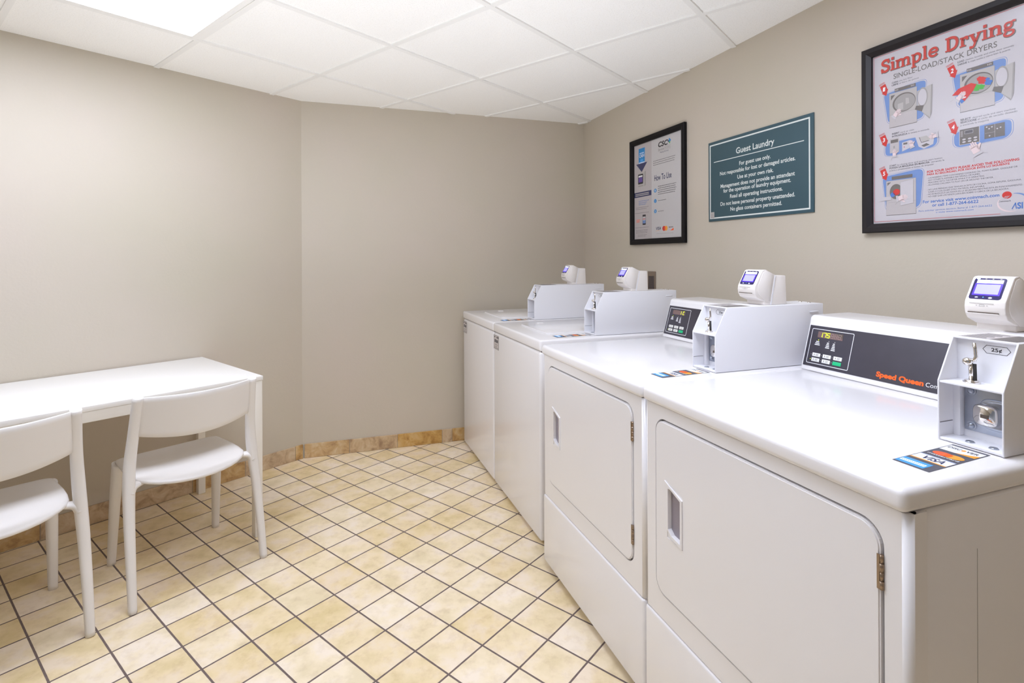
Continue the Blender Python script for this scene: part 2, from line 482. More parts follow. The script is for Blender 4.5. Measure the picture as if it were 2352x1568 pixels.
def mat_base():
    m = bpy.data.materials.new('travertine_baseboard_tile'); m.use_nodes = True
    nt = m.node_tree; N = nt.nodes; K = nt.links; b = N['Principled BSDF']
    geo = N.new('ShaderNodeNewGeometry')
    n = N.new('ShaderNodeTexNoise'); n.inputs['Scale'].default_value = 14; n.inputs['Detail'].default_value = 8; n.inputs['Roughness'].default_value = 0.65
    n.inputs['Distortion'].default_value = 0.6
    K.new(geo.outputs['Position'], n.inputs['Vector'])
    r = N.new('ShaderNodeValToRGB'); K.new(n.outputs['Fac'], r.inputs[0])
    cr_ = r.color_ramp
    cr_.elements[0].position = 0.32; cr_.elements[0].color = (*lin((160, 122, 76)), 1)
    cr_.elements[1].position = 0.68; cr_.elements[1].color = (*lin((214, 190, 148)), 1)
    e = cr_.elements.new(0.5); e.color = (*lin((200, 164, 110)), 1)
    at = N.new('ShaderNodeAttribute'); at.attribute_name = 'tone'
    hs = N.new('ShaderNodeHueSaturation'); K.new(r.outputs[0], hs.inputs['Color'])
    mr = N.new('ShaderNodeMapRange'); K.new(at.outputs['Fac'], mr.inputs[0]); mr.inputs[3].default_value = 0.7; mr.inputs[4].default_value = 1.35
    K.new(mr.outputs[0], hs.inputs['Saturation'])
    K.new(hs.outputs[0], b.inputs['Base Color'])
    b.inputs['Roughness'].default_value = 0.55
    bp = N.new('ShaderNodeBump'); bp.inputs['Distance'].default_value = 0.003; bp.inputs['Strength'].default_value = 0.35
    K.new(n.outputs['Fac'], bp.inputs['Height']); K.new(bp.outputs['Normal'], b.inputs['Normal'])
    return m
M['base'] = mat_base()
M['grout'] = pbr('pale_grout', (168, 156, 138), 0.9)

# floor and ceiling slabs
def slab(pts, z0, z1, m):
    k = Mesh(); k.prism([(p.x, p.y) for p in pts], 'z', z0, z1, m); return k
OUT = 0.1
cen = sum(ROOM, Vector()) / 4
BIG = [p + (p - cen).normalized() * 0.25 for p in ROOM]
structure(slab(BIG, -0.1, 0.0, 'floor').build('floor'))
ceil = structure(slab(BIG, ZC + 0.007, ZC + 0.1, 'ceil').build('ceiling'))

def wall(name, p, q, into):
    """wall slab whose room side face runs p..q"""
    d = (q - p).normalized(); k = Mesh()
    n = -into
    a = p - d * 0.0; b = q + d * 0.0
    k.prism([(a.x, a.y), (b.x, b.y), (b.x + n.x * OUT + d.x * OUT, b.y + n.y * OUT + d.y * OUT), (a.x + n.x * OUT - d.x * OUT, a.y + n.y * OUT - d.y * OUT)], 'z', 0.0, ZC + 0.007, 'wall')
    return structure(k.build(name))
def inward(p, q):
    d = (q - p).normalized(); n = Vector((-d.y, d.x, 0))
    return n if n.dot(cen - p) > 0 else -n
wall('wall_right', A0, R2, inward(A0, R2))
wall('wall_back', LC, A0, inward(LC, A0))
wall('wall_left', L2, LC, inward(L2, LC))
wall('wall_front', R2, R2.lerp(L2, 0.42), inward(R2, L2))    # rest of this side left open to let the added fill light in

# suspended ceiling grid
G0 = Vector((-1.42516, 2.389, 0)) * (1.003 / 0.99)
EU = Vector((0.48019, -0.38788, 0)) * (1.003 / 0.99)
EV = Vector((0.38307, 0.46528, 0)) * (1.003 / 0.99)
def clip(p, d):
    t0, t1 = -20.0, 20.0
    for i in range(4):
        a, b = ROOM[i], ROOM[(i + 1) % 4]; n = inward(a, b)
        den = d.dot(n); num = (a - p).dot(n) + 0.002
        if abs(den) < 1e-9:
            if num > 0: return None
            continue
        t = num / den
        if den > 0: t0 = max(t0, t)
        else: t1 = min(t1, t)
    return (t0, t1) if t1 - t0 > 0.05 else None
TROFFERS = [(0, -2), (3, -1)]     # cells (u, v): each light covers one cell across and two along v
def in_troffer(u, v):
    return any(u0 < u < u0 + 1 and v0 < v < v0 + 2 for u0, v0 in TROFFERS)
grid = Mesh()
def bar(p, d, hw=0.012, z0=ZC, z1=ZC + 0.0075):
    c = clip(p, d)
    if not c: return
    a = p + d * c[0]; b = p + d * c[1]; n = Vector((-d.y, d.x, 0)).normalized() * hw
    grid.prism([tuple((a + n).xy), tuple((b + n).xy), tuple((b - n).xy), tuple((a - n).xy)], 'z', z0, z1, 'tbar')
for i in range(-8, 9):
    bar(G0 + EU * i, EV.normalized())
# cross bars, left out where a light covers two cells
for j in range(-10, 8):
    for i in range(-8, 9):
        if in_troffer(i + 0.5, j): continue
        p = G0 + EU * i + EV * j; c = clip(p, EU.normalized())
        if not c: continue
        t0 = max(c[0], 0.0); t1 = min(c[1], EU.length)
        if t1 - t0 < 0.02: continue
        d = EU.normalized(); a = p + d * t0; b = p + d * t1; n = Vector((-d.y, d.x, 0)) * 0.012
        grid.prism([tuple((a + n).xy), tuple((b + n).xy), tuple((b - n).xy), tuple((a - n).xy)], 'z', ZC + 0.0006, ZC + 0.0075, 'tbar')
g = grid.build('ceiling_grid', ceil)

# ------------------------------------------------------------------ ceiling lights
def mat_lens():
    m = bpy.data.materials.new('lit_prismatic_lens'); m.use_nodes = True
    nt = m.node_tree; N = nt.nodes; K = nt.links; b = N['Principled BSDF']
    b.inputs['Base Color'].default_value = (0.9, 0.9, 0.9, 1); b.inputs['Roughness'].default_value = 0.3
    tc = N.new('ShaderNodeTexCoord'); v = N.new('ShaderNodeTexVoronoi'); v.inputs['Scale'].default_value = 75; v.inputs['Randomness'].default_value = 0.0
    K.new(tc.outputs['Object'], v.inputs['Vector'])
    mr = N.new('ShaderNodeMapRange'); K.new(v.outputs['Distance'], mr.inputs[0]); mr.inputs[2].default_value = 0.6
    mr.inputs[3].default_value = LENS_POWER * 1.1; mr.inputs[4].default_value = LENS_POWER * 0.7
    b.inputs['Emission Color'].default_value = (*LENS_COL, 1); K.new(mr.outputs[0], b.inputs['Emission Strength'])
    return m
M['lens'] = mat_lens()
def troffer(u0, v0, label):
    org = G0 + EU * u0 + EV * v0
    ang = math.atan2(EV.y, EV.x)
    t = thing('ceiling_light', label, 'ceiling light', (org.x, org.y, ZC), ang, 'recessed fluorescent ceiling lights')
    # local x runs along EV (two cells), local y the other way round from EU
    L = EV.length * 2; Wd = EU.length
    k = Mesh(); c = 0.014; f = 0.026
    k.plate([(c, -c), (L - c, -c), (L - c, -Wd + c), (c, -Wd + c)], [[(c + f, -c - f), (L - c - f, -c - f), (L - c - f, -Wd + c + f), (c + f, -Wd + c + f)]], 'z', -0.004, 0.0065, 'tbar')
    k.build('frame', t)
    k = Mesh(); k.box(c + f + .002, L - c - f - .002, -Wd + c + f + .002, -c - f - .002, -0.001, 0.005, 'lens')
    k.build('diffuser', t)
troffer(0, -2, 'bright recessed ceiling light above the white table by the left wall')
troffer(3, -1, 'recessed ceiling light nearest the viewer, in front of the dryers')

# ------------------------------------------------------------------ baseboards
def baseboard(name, p, q, into, joints, h=0.09, t=0.009):
    """tiles between joints (distances from p along p->q)"""
    d = (q - p).normalized(); k = Mesh(); tone = []
    lay = k.bm.faces.layers.float.new('tone')
    js = sorted(joints)
    for a, b in zip(js[:-1], js[1:]):
        g_ = 0.0016; P0 = p + d * (a + g_); P1 = p + d * (b - g_); n = into * t
        fs = k.prism([tuple(P0.xy), tuple(P1.xy), tuple((P1 + n).xy), tuple((P0 + n).xy)], 'z', 0.001, h, 'base', bev=0.0012, seg=1)
        tv = random.random()
        for f in fs:
            if f.is_valid: f[lay] = tv; f.smooth = False
    P0 = p + d * js[0]; P1 = p + d * js[-1]; n = into * (t * 0.75)
    k.prism([tuple(P0.xy), tuple(P1.xy), tuple((P1 + n).xy), tuple((P0 + n).xy)], 'z', 0.0, h - 0.0015, 'grout')
    return structure(k.build(name))
nb = inward(LC, A0)
baseboard('baseboard_back', LC, A0, nb, [0.012, 0.29, 0.60, 0.905, 0.975, 1.28, 1.58, 1.99])
nl = inward(LC, L2)
baseboard('baseboard_left', LC, L2, nl, [0.0, 0.052, 0.36, 0.64, 0.95, 1.27, 1.58, 1.89, 2.20, 2.51, 2.82, 3.13, 3.44, 3.75, 4.06, 4.4, 4.7, 4.99])

# ------------------------------------------------------------------ machines
def wall_thing(name, label, cat, x, y, z=0.0, group=None):
    return thing(name, label, cat, W(x, y, z), ANG, group)

def coin_box(root, off, x0, x1, yf, T, yb=-0.267, detail=True):
    """the narrow coin-slide housing bolted to the machine top; front opening has two recesses"""
    w = 0.0035; zs = T + 0.118; zt = T + 0.203; yt = yf + 0.045; yr = yf + 0.056; b0 = T + 0.0016
    k = Mesh()
    prof = [(yr, b0), (yb, b0), (yb, zt), (yr, zt)]
    k.prism(prof, 'x', x0 + w, x1 - w, 'enamel_box')
    side = [(yf, b0), (yb - 0.0, b0), (yb, zt), (yt, zt), (yf, zs)]
    k.prism(side, 'x', x0, x0 + w, 'enamel_box', bev=0.0012, seg=2)
    k.prism(side, 'x', x1 - w, x1, 'enamel_box', bev=0.0012, seg=2)
    k.box(x0 + w * .5, x1 - w * .5, yt, yb, zt - w, zt + 0.0006, 'enamel_box', bev=0.001)
    k.box(x0 + w * .5, x1 - w * .5, yf + 0.002, yr + .002, b0, b0 + 0.005, 'enamel_box', bev=0.001)
    # seam line low on the left inner side
    k.box(x0 + w, x0 + w + 0.0004, yf + 0.002, yr - 0.016, T + 0.034, T + 0.0352, 'grey_ink')
    k.box(x0 + w, x0 + w + 0.012, yr - 0.014, yr, b0 + .005, zs - 0.002, 'enamel_box', bev=0.001)
    # embossed pull on the right side and screw heads behind the reader
    k.box(x1 - 0.001, x1 + 0.003, yb - 0.062, yb - 0.024, zt - 0.029, zt - 0.023, 'enamel_box', bev=0.002)
    body = k.build('coin_box', root, off)
    k = Mesh(); k.box(x0 + w, x1 - w, yf + 0.001, yr + .001, zs - 0.004, zs, 'enamel_box', bev=0.001); k.build('shelf', body)
    for dx in (0.035, 0.07):
        k = Mesh(); k.sphere((x0 + dx, yb - 0.02, zt + 0.0006), 0.006, 'chrome', (1, 1, .55)); k.build('screw_head', body)
    # lock plate with lock
    xm = x0 + w + 0.013
    k = Mesh()
    k.box(xm, x1 - w - .0005, yr - 0.0022, yr + .001, T + 0.02, zs - 0.008, 'steel', bev=0.001)
    lp = k.build('lock_plate', body)
    for zz in (T + 0.030, zs - 0.020):
        k = Mesh(); k.cyl((xm + 0.012, yr - 0.0035, zz), (xm + 0.012, yr - 0.001, zz), 0.0085, m='steel'); k.sphere((xm + 0.012, yr - 0.0045, zz), 0.0058, 'steel', (1, .7, 1))
        k.build('bolt', body)
    cx, cz = x0 + 0.072, T + 0.060
    k = Mesh()
    n = 32
    def sq(cx, cz, rx, rz, y): return [(cx + rx * math.copysign(abs(math.cos(a)) ** .6, math.cos(a)), y, cz + rz * math.copysign(abs(math.sin(a)) ** .6, math.sin(a))) for a in [2 * math.pi * i / n for i in range(n)]]
    def loft(rs, m):
        R = [[k.bm.verts.new(p) for p in r] for r in rs]
        fs = [k.bm.faces.new((a[i], a[(i + 1) % n], b[(i + 1) % n], b[i])) for a, b in zip(R[:-1], R[1:]) for i in range(n)]
        fs.append(k.bm.faces.new(R[-1])); k._tag(fs, m, True)
    loft([sq(cx, cz, 0.030, 0.030, yr - 0.0028), sq(cx, cz, 0.028, 0.028, yr - 0.006), sq(cx, cz, 0.023, 0.023, yr - 0.003)], 'steel')
    k.build('lock_cup', body)
    k = Mesh()
    kx = cx - .015
    loft([sq(kx, cz - .002, 0.0205, 0.0205, yr - 0.003), sq(kx, cz - .002, 0.0205, 0.0205, yr - 0.013), sq(kx, cz - .002, 0.0175, 0.0175, yr - 0.0165)], 'chrome')
    k.box(kx - .006, kx + .008, yr - 0.0172, yr - 0.0162, cz - .007, cz + .000, 'slot', bev=0.0004)
    k.build('lock', body)
    for dx in (0.045, 0.083):
        k = Mesh(); k.cyl((x0 + dx, yf + 0.02, b0 + .005), (x0 + dx, yf + 0.02, b0 + .0072), 0.0078, 0.006, 'steel'); k.build('floor_screw', body)
    # lever
    lx = x0 + 0.040; ly = yr - 0.022
    k = Mesh()
    k.cyl((lx, ly, zs), (lx, ly, zs + 0.003), 0.0135, m='chrome'); k.cyl((lx, ly, zs + 0.003), (lx, ly, zs + 0.006), 0.0105, m='chrome')
    k.cyl((lx, ly, zs + 0.005), (lx - 0.001, ly, zs + 0.036), 0.0042, 0.0040, 'chrome')
    k.cyl((lx + .0045, ly + .002, zs + 0.004), (lx + 0.004, ly + .002, zs + 0.037), 0.0034, 0.0030, 'rubber')
    k.sphere((lx - 0.005, ly - 0.003, zs + 0.0405), 0.0088, 'chrome', (1, .8, .9))
    k.sweep([(lx - 0.002, ly, zs + 0.043), (lx + 0.005, ly, zs + 0.0445), (lx + 0.0078, ly, zs + 0.052), (lx + 0.006, ly, zs + 0.066), (lx + 0.0045, ly, zs + 0.078)], [(0.0035, 0.0032), (0.0035, 0.0032), (0.0036, 0.0028), (0.0032, 0.0026), (0.0030, 0.0026)], 'chrome', seg=14)
    k.build('coin_lever', body)
    ar = Art(lambda p, q, h: (p, yr - h, q))
    cx, cz = x0 + 0.069, zs + 0.066
    hexa = [(cx - .022, cz), (cx - .016, cz + .0075), (cx + .016, cz + .0075), (cx + .022, cz), (cx + .016, cz - .0075), (cx - .016, cz - .0075)]
    ar.line(hexa, 0.0009, 'black_ink', closed=True)
    ar.text('25¢', cx - 0.0085, cx + 0.0085, cz - 0.0032, 0.0065, 'black_ink', bold=0.02)
    ar.build('price_label', body)
    # instruction sticker on top
    ar = Art(lambda p, q, h: (p, q, zt + 0.0006 + h))
    ar.rect(x0 + .006, x1 - .006, yt + .006, yt + .105, 'label_paper')
    for i in range(11): ar.rect(x0 + .010, x0 + .052 - (i % 3) * .004, yt + .011 + i * .0082, yt + .0135 + i * .0082, 'grey_ink', 0.0004)
    ar.rect(x0 + .058, x1 - .008, yt + .009, yt + .102, 'ill_dark', 0.0004)
    for i in range(10): ar.rect(x0 + .062, x1 - .012, yt + .014 + i * .0086, yt + .0155 + i * .0086, 'ill_grey', 0.0006)
    ar.build('instruction_sticker', body)
    return body

def card_reader(root, off, xl, xr, yd, zbox, ztop=1.244):
    """xl..xr: left and right side; yd: shift along y; profile matches the angled head on its pedestal"""
    def Y(v): return v + yd
    k = Mesh()
    z0 = zbox + 0.0008
    ped = [(Y(-.506), z0), (Y(-.409), z0), (Y(-.413), ztop - .019), (Y(-.458), ztop - .018), (Y(-.480), z0 + .030), (Y(-.506), z0 + .024)]
    k.prism(ped, 'x', xl + .001, xr - .001, 'reader', bev=0.0025)
    body = k.build('card_reader', root, off)
    k = Mesh()
    head = [(Y(-.4585), ztop - .017), (Y(-.498), ztop + .001), (Y(-.509), ztop), (Y(-.5145), ztop - .003), (Y(-.5435), ztop - .052), (Y(-.5455), ztop - .064), (Y(-.5435), ztop - .078), (Y(-.536), ztop - .090), (Y(-.508), z0 + .013), (Y(-.478), z0 + .010)]
    k.prism(head, 'x', xl, xr, 'reader', bev=0.002)
    k.build('reader_head', body)
    k = Mesh()
    k.prism([(Y(-.461), ztop - .018), (Y(-.4565), ztop - .018), (Y(-.476), z0 + .001), (Y(-.4805), z0 + .001)], 'x', xl - .0008, xr + .0008, 'enamel_box')
    k.build('trim_rib', body)
    k = Mesh()
    k.prism([(Y(-.4665), ztop - .0165), (Y(-.4985), ztop - .003), (Y(-.5105), ztop - .0075), (Y(-.532), ztop - .05), (Y(-.534), ztop - .066), (Y(-.527), ztop - .082), (Y(-.499), z0 + .012), (Y(-.4835), z0 + .012)], 'x', xr - .0005, xr + .0012, 'reader', bev=0.0005, seg=1)
    k.build('side_cover', body)
    # screen on the slanted face
    a = Vector((0, Y(-.5145), ztop - .003)); b = Vector((0, Y(-.5435), ztop - .052)); t = (a - b); Ln = t.length; t = t / Ln
    nrm = Vector((0, -t.z, t.y));  nrm = nrm if nrm.y < 0 else -nrm
    def fn(p, q, h):
        v = b + t * q + nrm * (h + 0.0003); return (p, v.y, v.z)
    w = xr - xl; s0 = xl + .0055; s1 = xr - .0105
    ar = Art(fn)
    ar.rrect(s0, s1, .0045, Ln - .0015, .005, 'screen_frame', .0003)
    sc = ar.build('screen', body)
    ar = Art(fn)
    q = lambda f: .0045 + (Ln - .006) * f
    X = lambda f: s0 + (s1 - s0) * f
    ar.rect(X(.07), X(.93), q(.18), q(.74), 'screen_blue', .0006)
    ar.rect(X(.13), X(.87), q(.24), q(.70), 'screen', .0008)
    ar.rect(X(.10), X(.92), q(.75), q(.92), 'screen_white', .0008)
    ar.line([(X(.50), q(.90)), (X(.54), q(.83)), (X(.52), q(.78))], .0009, 'amex', .001)
    ar.ell(X(.12), q(.96), .0035, .0014, 'screen_icon', .0008)
    ar.ell(X(.25), q(.08), .0030, .0012, 'screen_white', .0008)
    ar.ell(X(.68), q(.07), .0034, .0018, 'screen_white', .0008)
    for f in (.36, .58, .82): ar.ell(X(f), q(.96), .0018, .0008, 'ill_grey', .0008)
    ar.ell(X(.46), q(.09), .0014, .0014, 'amex', .0008)
    ar.build('display_image', body)
    # chin: marks and card slot
    c0 = Vector((0, Y(-.5435), ztop - .052)); c1 = Vector((0, Y(-.5455), ztop - .064)); c2 = Vector((0, Y(-.5435), ztop - .078))
    k = Mesh()
    k.box(xl + .007, xr - .012, Y(-.5462), Y(-.5435), ztop - .0772, ztop - .0752, 'slot')
    k.box(xl + .006, xr - .011, Y(-.5466), Y(-.5435), ztop - .0790, ztop - .0774, 'reader', bev=0.0004)
    k.build('card_slot', body)
    ar = Art(lambda p, q_, h: (p, Y(-.5455) - 0.0006 - h + abs(q_ - (ztop - .064)) * 0.10, q_))
    ar.rect(xl + .010, xr - .020, ztop - .0572, ztop - .0560, 'ill_grey')
    cx = (xl + xr) / 2 - .004
    ar.line([(cx - .005, ztop - .0625), (cx + .005, ztop - .0625), (cx + .004, ztop - .0595), (cx - .004, ztop - .0595)], .0005, 'grey_ink', closed=True)
    ar.rect(cx - .011, cx - .008, ztop - .0615, ztop - .0608, 'grey_ink'); ar.rect(cx + .008, cx + .011, ztop - .0615, ztop - .0608, 'grey_ink')
    ar.build('slot_marking', body)
    return body

def card_decal(root, off, x0, x1, y0, y1, T):
    """card-brand sticker lying flat on the top; rows run from the front (y0) to the back (y1)"""
    u = x1 - x0; v = y1 - y0
    def fn(p, q, h): # slight skew like the photo
        return (x0 + p * u - q * 0.012, y0 + q * v, T + 0.0003 + h)
    ar = Art(fn)
    X = lambda f: f; Yq = lambda f: f
    ar.rect(0, 1, 0, 1, 'decal')
    ar.rect(.02, .78, .03, .20, 'amex', .0004)
    ar.rect(.05, .72, .085, .14, 'screen_white', .0005)
    for i in range(12): ar.rect(.08 + i * .053, .115 + i * .053, .10, .125, 'amex', .0006)
    ar.rect(.03, .97, .26, .45, 'white_ink', .0004)
    ar.rect(.03, .97, .26, .28, 'mc_yel', .0005); ar.rect(.03, .97, .435, .445, 'blue_ink', .0005)
    ar.text('VISA', .22, .82, .305, .10, 'navy', bold=0.02, h=.0006, slant=0.3)
    ar.ell(.36, .60, .26, .065, 'mc_red', .0004); ar.ell(.66, .60, .26, .065, 'mc_yel', .0005)
    ar.poly([(.51 + .10 * math.cos(a), .60 + .052 * math.sin(a)) for a in [6.283 * i / 16 for i in range(16)]], 'orange', .0006)
    ar.text('mastercard', .10, .92, .50, .030, 'white_ink', bold=0.02, h=.0008)
    ar.rect(.03, .97, .74, .95, 'white_ink', .0004)
    ar.poly([(.45, .74), (.97, .74), (.97, .84), (.75, .79)], 'mc_yel', .0005)
    ar.text('DISC', .08, .42, .85, .055, 'black_ink', bold=0.01, h=.0006); ar.ell(.49, .875, .055, .028, 'mc_yel', .0006)
    ar.text('VER', .56, .88, .85, .055, 'black_ink', bold=0.01, h=.0006)
    return ar.build('card_sticker', root, off)

def levelling_feet(root, off, x0, x1, y0, y1, z=0.03):
    for x in (x0 + .05, x1 - .05):
        for y in (y0 + .05, y1 - .05):
            k = Mesh(); k.cyl((x, y, 0.0), (x, y, 0.012), 0.019, 0.017, 'rubber', 16); k.cyl((x, y, 0.012), (x, y, z + .004), 0.007, 0.007, 'steel', 10)
            k.build('levelling_foot', root, off)

def dryer(X0, X1, label, digits, bx, rd):
    YF = -1.004; YB = -0.17; T = 0.925
    off = (X0, YF, 0)
    root = wall_thing('tumble_dryer', label, 'dryer', X0, YF, group='front loading coin dryers in the row')
    k = Mesh()
    dx0, dx1, dz0, dz1 = X0 + .055, X0 + .675, .379, .846
    k.box(X0 + .003, X1 - .003, YF + .013, YB, .03, .884, 'enamel', bev=.006)
    k.plate([(X0 + .0125, .309), (X1 - .0125, .309), (X1 - .0125, .8838), (X0 + .0125, .8838)], [rr_pts(dx0 - .0048, dx1 + .0048, dz0 - .0048, dz1 + .0048, .040, 8)], 'y', YF + .014, YF + .001, 'enamel')
    k.plate(rr_pts(dx0 - .008, dx1 + .008, dz0 - .008, dz1 + .008, .043, 8), [rr_pts(dx0 + .008, dx1 - .008, dz0 + .008, dz1 - .008, .03, 8)], 'y', YF + .0132, YF + .0118, 'ill_dark')  # dark ring on the groove floor, paints in the shade of the door gap
    # rolled vertical edges
    for x, s_ in ((X0 + .0125, -1), (X1 - .0125, 1)):
        k.cyl((x, YF + .0130, .309), (x, YF + .0130, .8838), .0120, m='enamel', seg=40)
        k.box(min(x, x + s_ * .0120), max(x, x + s_ * .0120), YF + .0130, YF + .041, .03, .8838, 'enamel')
    # side seams
    k.box(X1 - .0032, X1 - .0024, YF + .0412, YF + .0426, .03, .8838, 'ill_dark')
    k.box(X1 - .0032, X1 - .0025, YF + .168, YF + .169, .03, .80, 'ill_grey')
    k.build('cabinet', root, off)
    k = Mesh()
    k.box(X0 + .002, X1 - .002, YF - .003, YF + .03, .03, .306, 'enamel', bev=.009, seg=4)
    k.build('lower_panel', root, off)
    k = Mesh()
    k.box(X0, X1, YF - .010, YB + .0, .8845, T, 'enamel', bev=.013, seg=5)
    k.build('top', root, off)
    # door with a finger recess
    hx0, hx1, hz0, hz1 = X0 + .112, X0 + .164, .556, .676
    hole = [(hx0, hz0 + .012), (hx0 + .014, hz0), (hx1, hz0 - .006), (hx1, hz1 - .012), (hx0 + .010, hz1 + .004), (hx0, hz1)]
    k = Mesh()
    k.plate(rr_pts(dx0, dx1, dz0, dz1, .036, 8), [hole], 'y', YF + .012, YF - .0005, 'enamel')
    # rounded rim of the door
    rim = rr_pts(dx0 + .003, dx1 - .003, dz0 + .003, dz1 - .003, .034, 8)
    k.plate(rim, [[(hx0 - .006, hz0 - .012), (hx1 + .006, hz0 - .016), (hx1 + .006, hz1 + .004), (hx0 - .006, hz1 + .012)]], 'y', YF - .0005, YF - .0025, 'enamel')
    door = k.build('door', root, off)
    k = Mesh()
    # recessed cup: grey floor, white walls and lip
    k.prism([(hx0, YF + .011), (hx0 + .002, YF + .006), (hx1 - .004, YF + .008), (hx1, YF + .0118), (hx1, YF + .0125), (hx0, YF + .0125)], 'z', hz0 - .004, hz1 + .002, 'recess_grey')
    lip = [(hx0 - .002, hz0 + .010), (hx0 + .013, hz0 - .006), (hx1 + .006, hz0 - .014), (hx1 + .006, hz1 - .010), (hx0 + .002, hz1 + .010), (hx0 - .014, hz1 + .016), (hx0 - .012, hz1 + .010), (hx0 - .002, hz1)]
    inn = [(hx0 + .001, hz0 + .013), (hx0 + .015, hz0 + .001), (hx1 - .001, hz0 - .004), (hx1 - .001, hz1 - .014), (hx0 + .010, hz1 + .001), (hx0 + .001, hz1 + .0)]
    k.plate(lip, [inn], 'y', YF + .011, YF - .0055, 'enamel')
    k.build('handle', door)
    for hz in (.744, .438):
        k = Mesh()
        for i in range(4):
            k.cyl((dx1 + .002, YF - .001, hz + i * .0145), (dx1 + .002, YF - .001, hz + i * .0145 + .0137), .0030 if i % 2 else .0036, m='brass', seg=12)
        k.box(dx1 - .0045, dx1 + .0, YF - .0038, YF - .0028, hz, hz + .057, 'brass')
        k.build('hinge', root, off)
    # console
    k = Mesh()
    def fy(z): return -.415 + (z - .927) * .285
    prof = [(fy(.926), .9255), (fy(1.078), 1.078), (fy(1.078) + .002, 1.090), (fy(1.078) + .012, 1.098), (-.20, 1.100), (-.178, 1.09), (-.172, .9255)]
    k.prism(prof, 'x', X0 - .004, bx[0] + .012, 'enamel', bev=.006, seg=3)
    con = k.build('control_console', root, off)
    nrm = Vector((-1.0, .285)).normalized()
    def fn(p, q, h): return (p, fy(q) + nrm.x * (h + .0006), q + nrm.y * (h + .0006))
    a0, a1 = X0 + .004, bx[0] + .004
    k = Art(fn)
    k.rect(a0, a1, .941, 1.066, 'panel', .0004)
    k.rring(a0 + .010, a0 + .152, .9495, 1.057, .004, .0018, 'white_ink', .0007)
    bo = X0 + .236 + (0 if True else 0)
    k.text('Speed Queen', X0 + .240, X0 + .364, .9525, .0125, 'orange', bold=0.045, h=.0008)
    if bx[0] - X0 < .587: k.text('Commercial', X0 + .369, X0 + .445, .9525, .0105, 'white_ink', h=.0008)
    else: k.text('Commercial', X0 + .369, X0 + .445, .9525, .0105, 'white_ink', h=.0008)
    for cx, n_, w_ in ((a0 + .037, 2, .011), (a0 + .073, 3, .007), (a0 + .093, 4, .006)):
        k.ell(cx + .002, 1.023, .0013, .0017, 'ill_grey' if n_ != 2 else 'digit', .0008, 10)
        for i in range(n_ + 1): k.rect(cx - w_ * (.5 + .16 * i), cx + w_ * (.5 + .16 * i), 1.0165 - i * .0048, 1.0193 - i * .0048, 'white_ink', .0008)
    k.build('control_panel', con); 
    k = Art(fn)
    k.rect(a0 + .033, a0 + .118, 1.031, 1.0495, 'display', .0009)
    k.poly([(a0 + .088, 1.0495), (a0 + .118, 1.0495), (a0 + .118, 1.036)], 'slot', .0010)
    n = 6
    seg = {'1': 'bc', '7': 'abc', '5': 'afgcd', 'L': 'fed', 'I': 'ef', 'C': 'afed', 'r': 'afe', '8': 'abcdefg', ' ': ''}
    for i in range(n):
        c = digits[i]; px = a0 + .040 + i * .0125; w_, h_ = .0082, .0128; z0 = 1.0338; sl = .12
        P_ = {'a': ((0, 1), (1, 1)), 'b': ((1, .5), (1, 1)), 'c': ((1, 0), (1, .5)), 'd': ((0, 0), (1, 0)), 'e': ((0, 0), (0, .5)), 'f': ((0, .5), (0, 1)), 'g': ((0, .5), (1, .5))}
        lit = seg[c]
        for s_, (A_, B_) in P_.items():
            on = s_ in lit
            if not on and (i < 3 or digits[3] == ' ' and digits[4] == 'I'): continue
            pts = [(px + u * w_ + v * h_ * sl, z0 + v * h_) for u, v in (A_, B_)]
            k.line(pts, .0021 if on else .0012, 'digit' if on else 'digit_off', .0013 if on else .0011)
        if digits[:3] == '175' and i == 0: k.ell(px + w_ + .002, z0, .0011, .0011, 'digit', .0013, 8)
    k.build('display', con)
    for r_, z0 in ((0, .972), (1, .957)):
        for c_ in range(3):
            bx0 = a0 + .0275 + c_ * .0365
            g_ = (r_ == 1 and c_ == 2)
            k = Mesh()
            fs = k.box(bx0, bx0 + .0275, -.0016, 0, 0, .0108, 'green_btn' if g_ else 'btn', bev=.0008)
            for v in k.bm.verts:
                p, d_, q = v.co.x, v.co.y, z0 + v.co.z
                v.co = Vector(fn(p, q, -d_))
            if not g_:
                k2 = k; i = k.mi('ill_mid')
                for (ua, ub, va, vb) in ((.006, .0085, .003, .008), (.0125, .022, .006, .0075), (.0125, .021, .003, .0045)):
                    f = k.bm.faces.new([k.bm.verts.new(fn(bx0 + x_, z0 + y_, .0019)) for x_, y_ in ((ua, va), (ub, va), (ub, vb), (ua, vb))]); f.material_index = i
            k.build('button', con)
            k = Art(fn); k.ell(bx0 - .0045, z0 + .0055, .0011, .0013, 'digit' if (r_, c_) == (1, 0) else 'ill_grey', .0009, 10); k.build('indicator', con)
    coin_box(root, off, bx[0], bx[1], bx[2], T)
    card_reader(root, off, rd[0], rd[1], rd[2], T + .203)
    card_decal(root, off, bx[1] - .067, bx[1] - .006, bx[2] - .190, bx[2] - .004, T)
    levelling_feet(root, off, X0, X1, YF, YB)
    return root

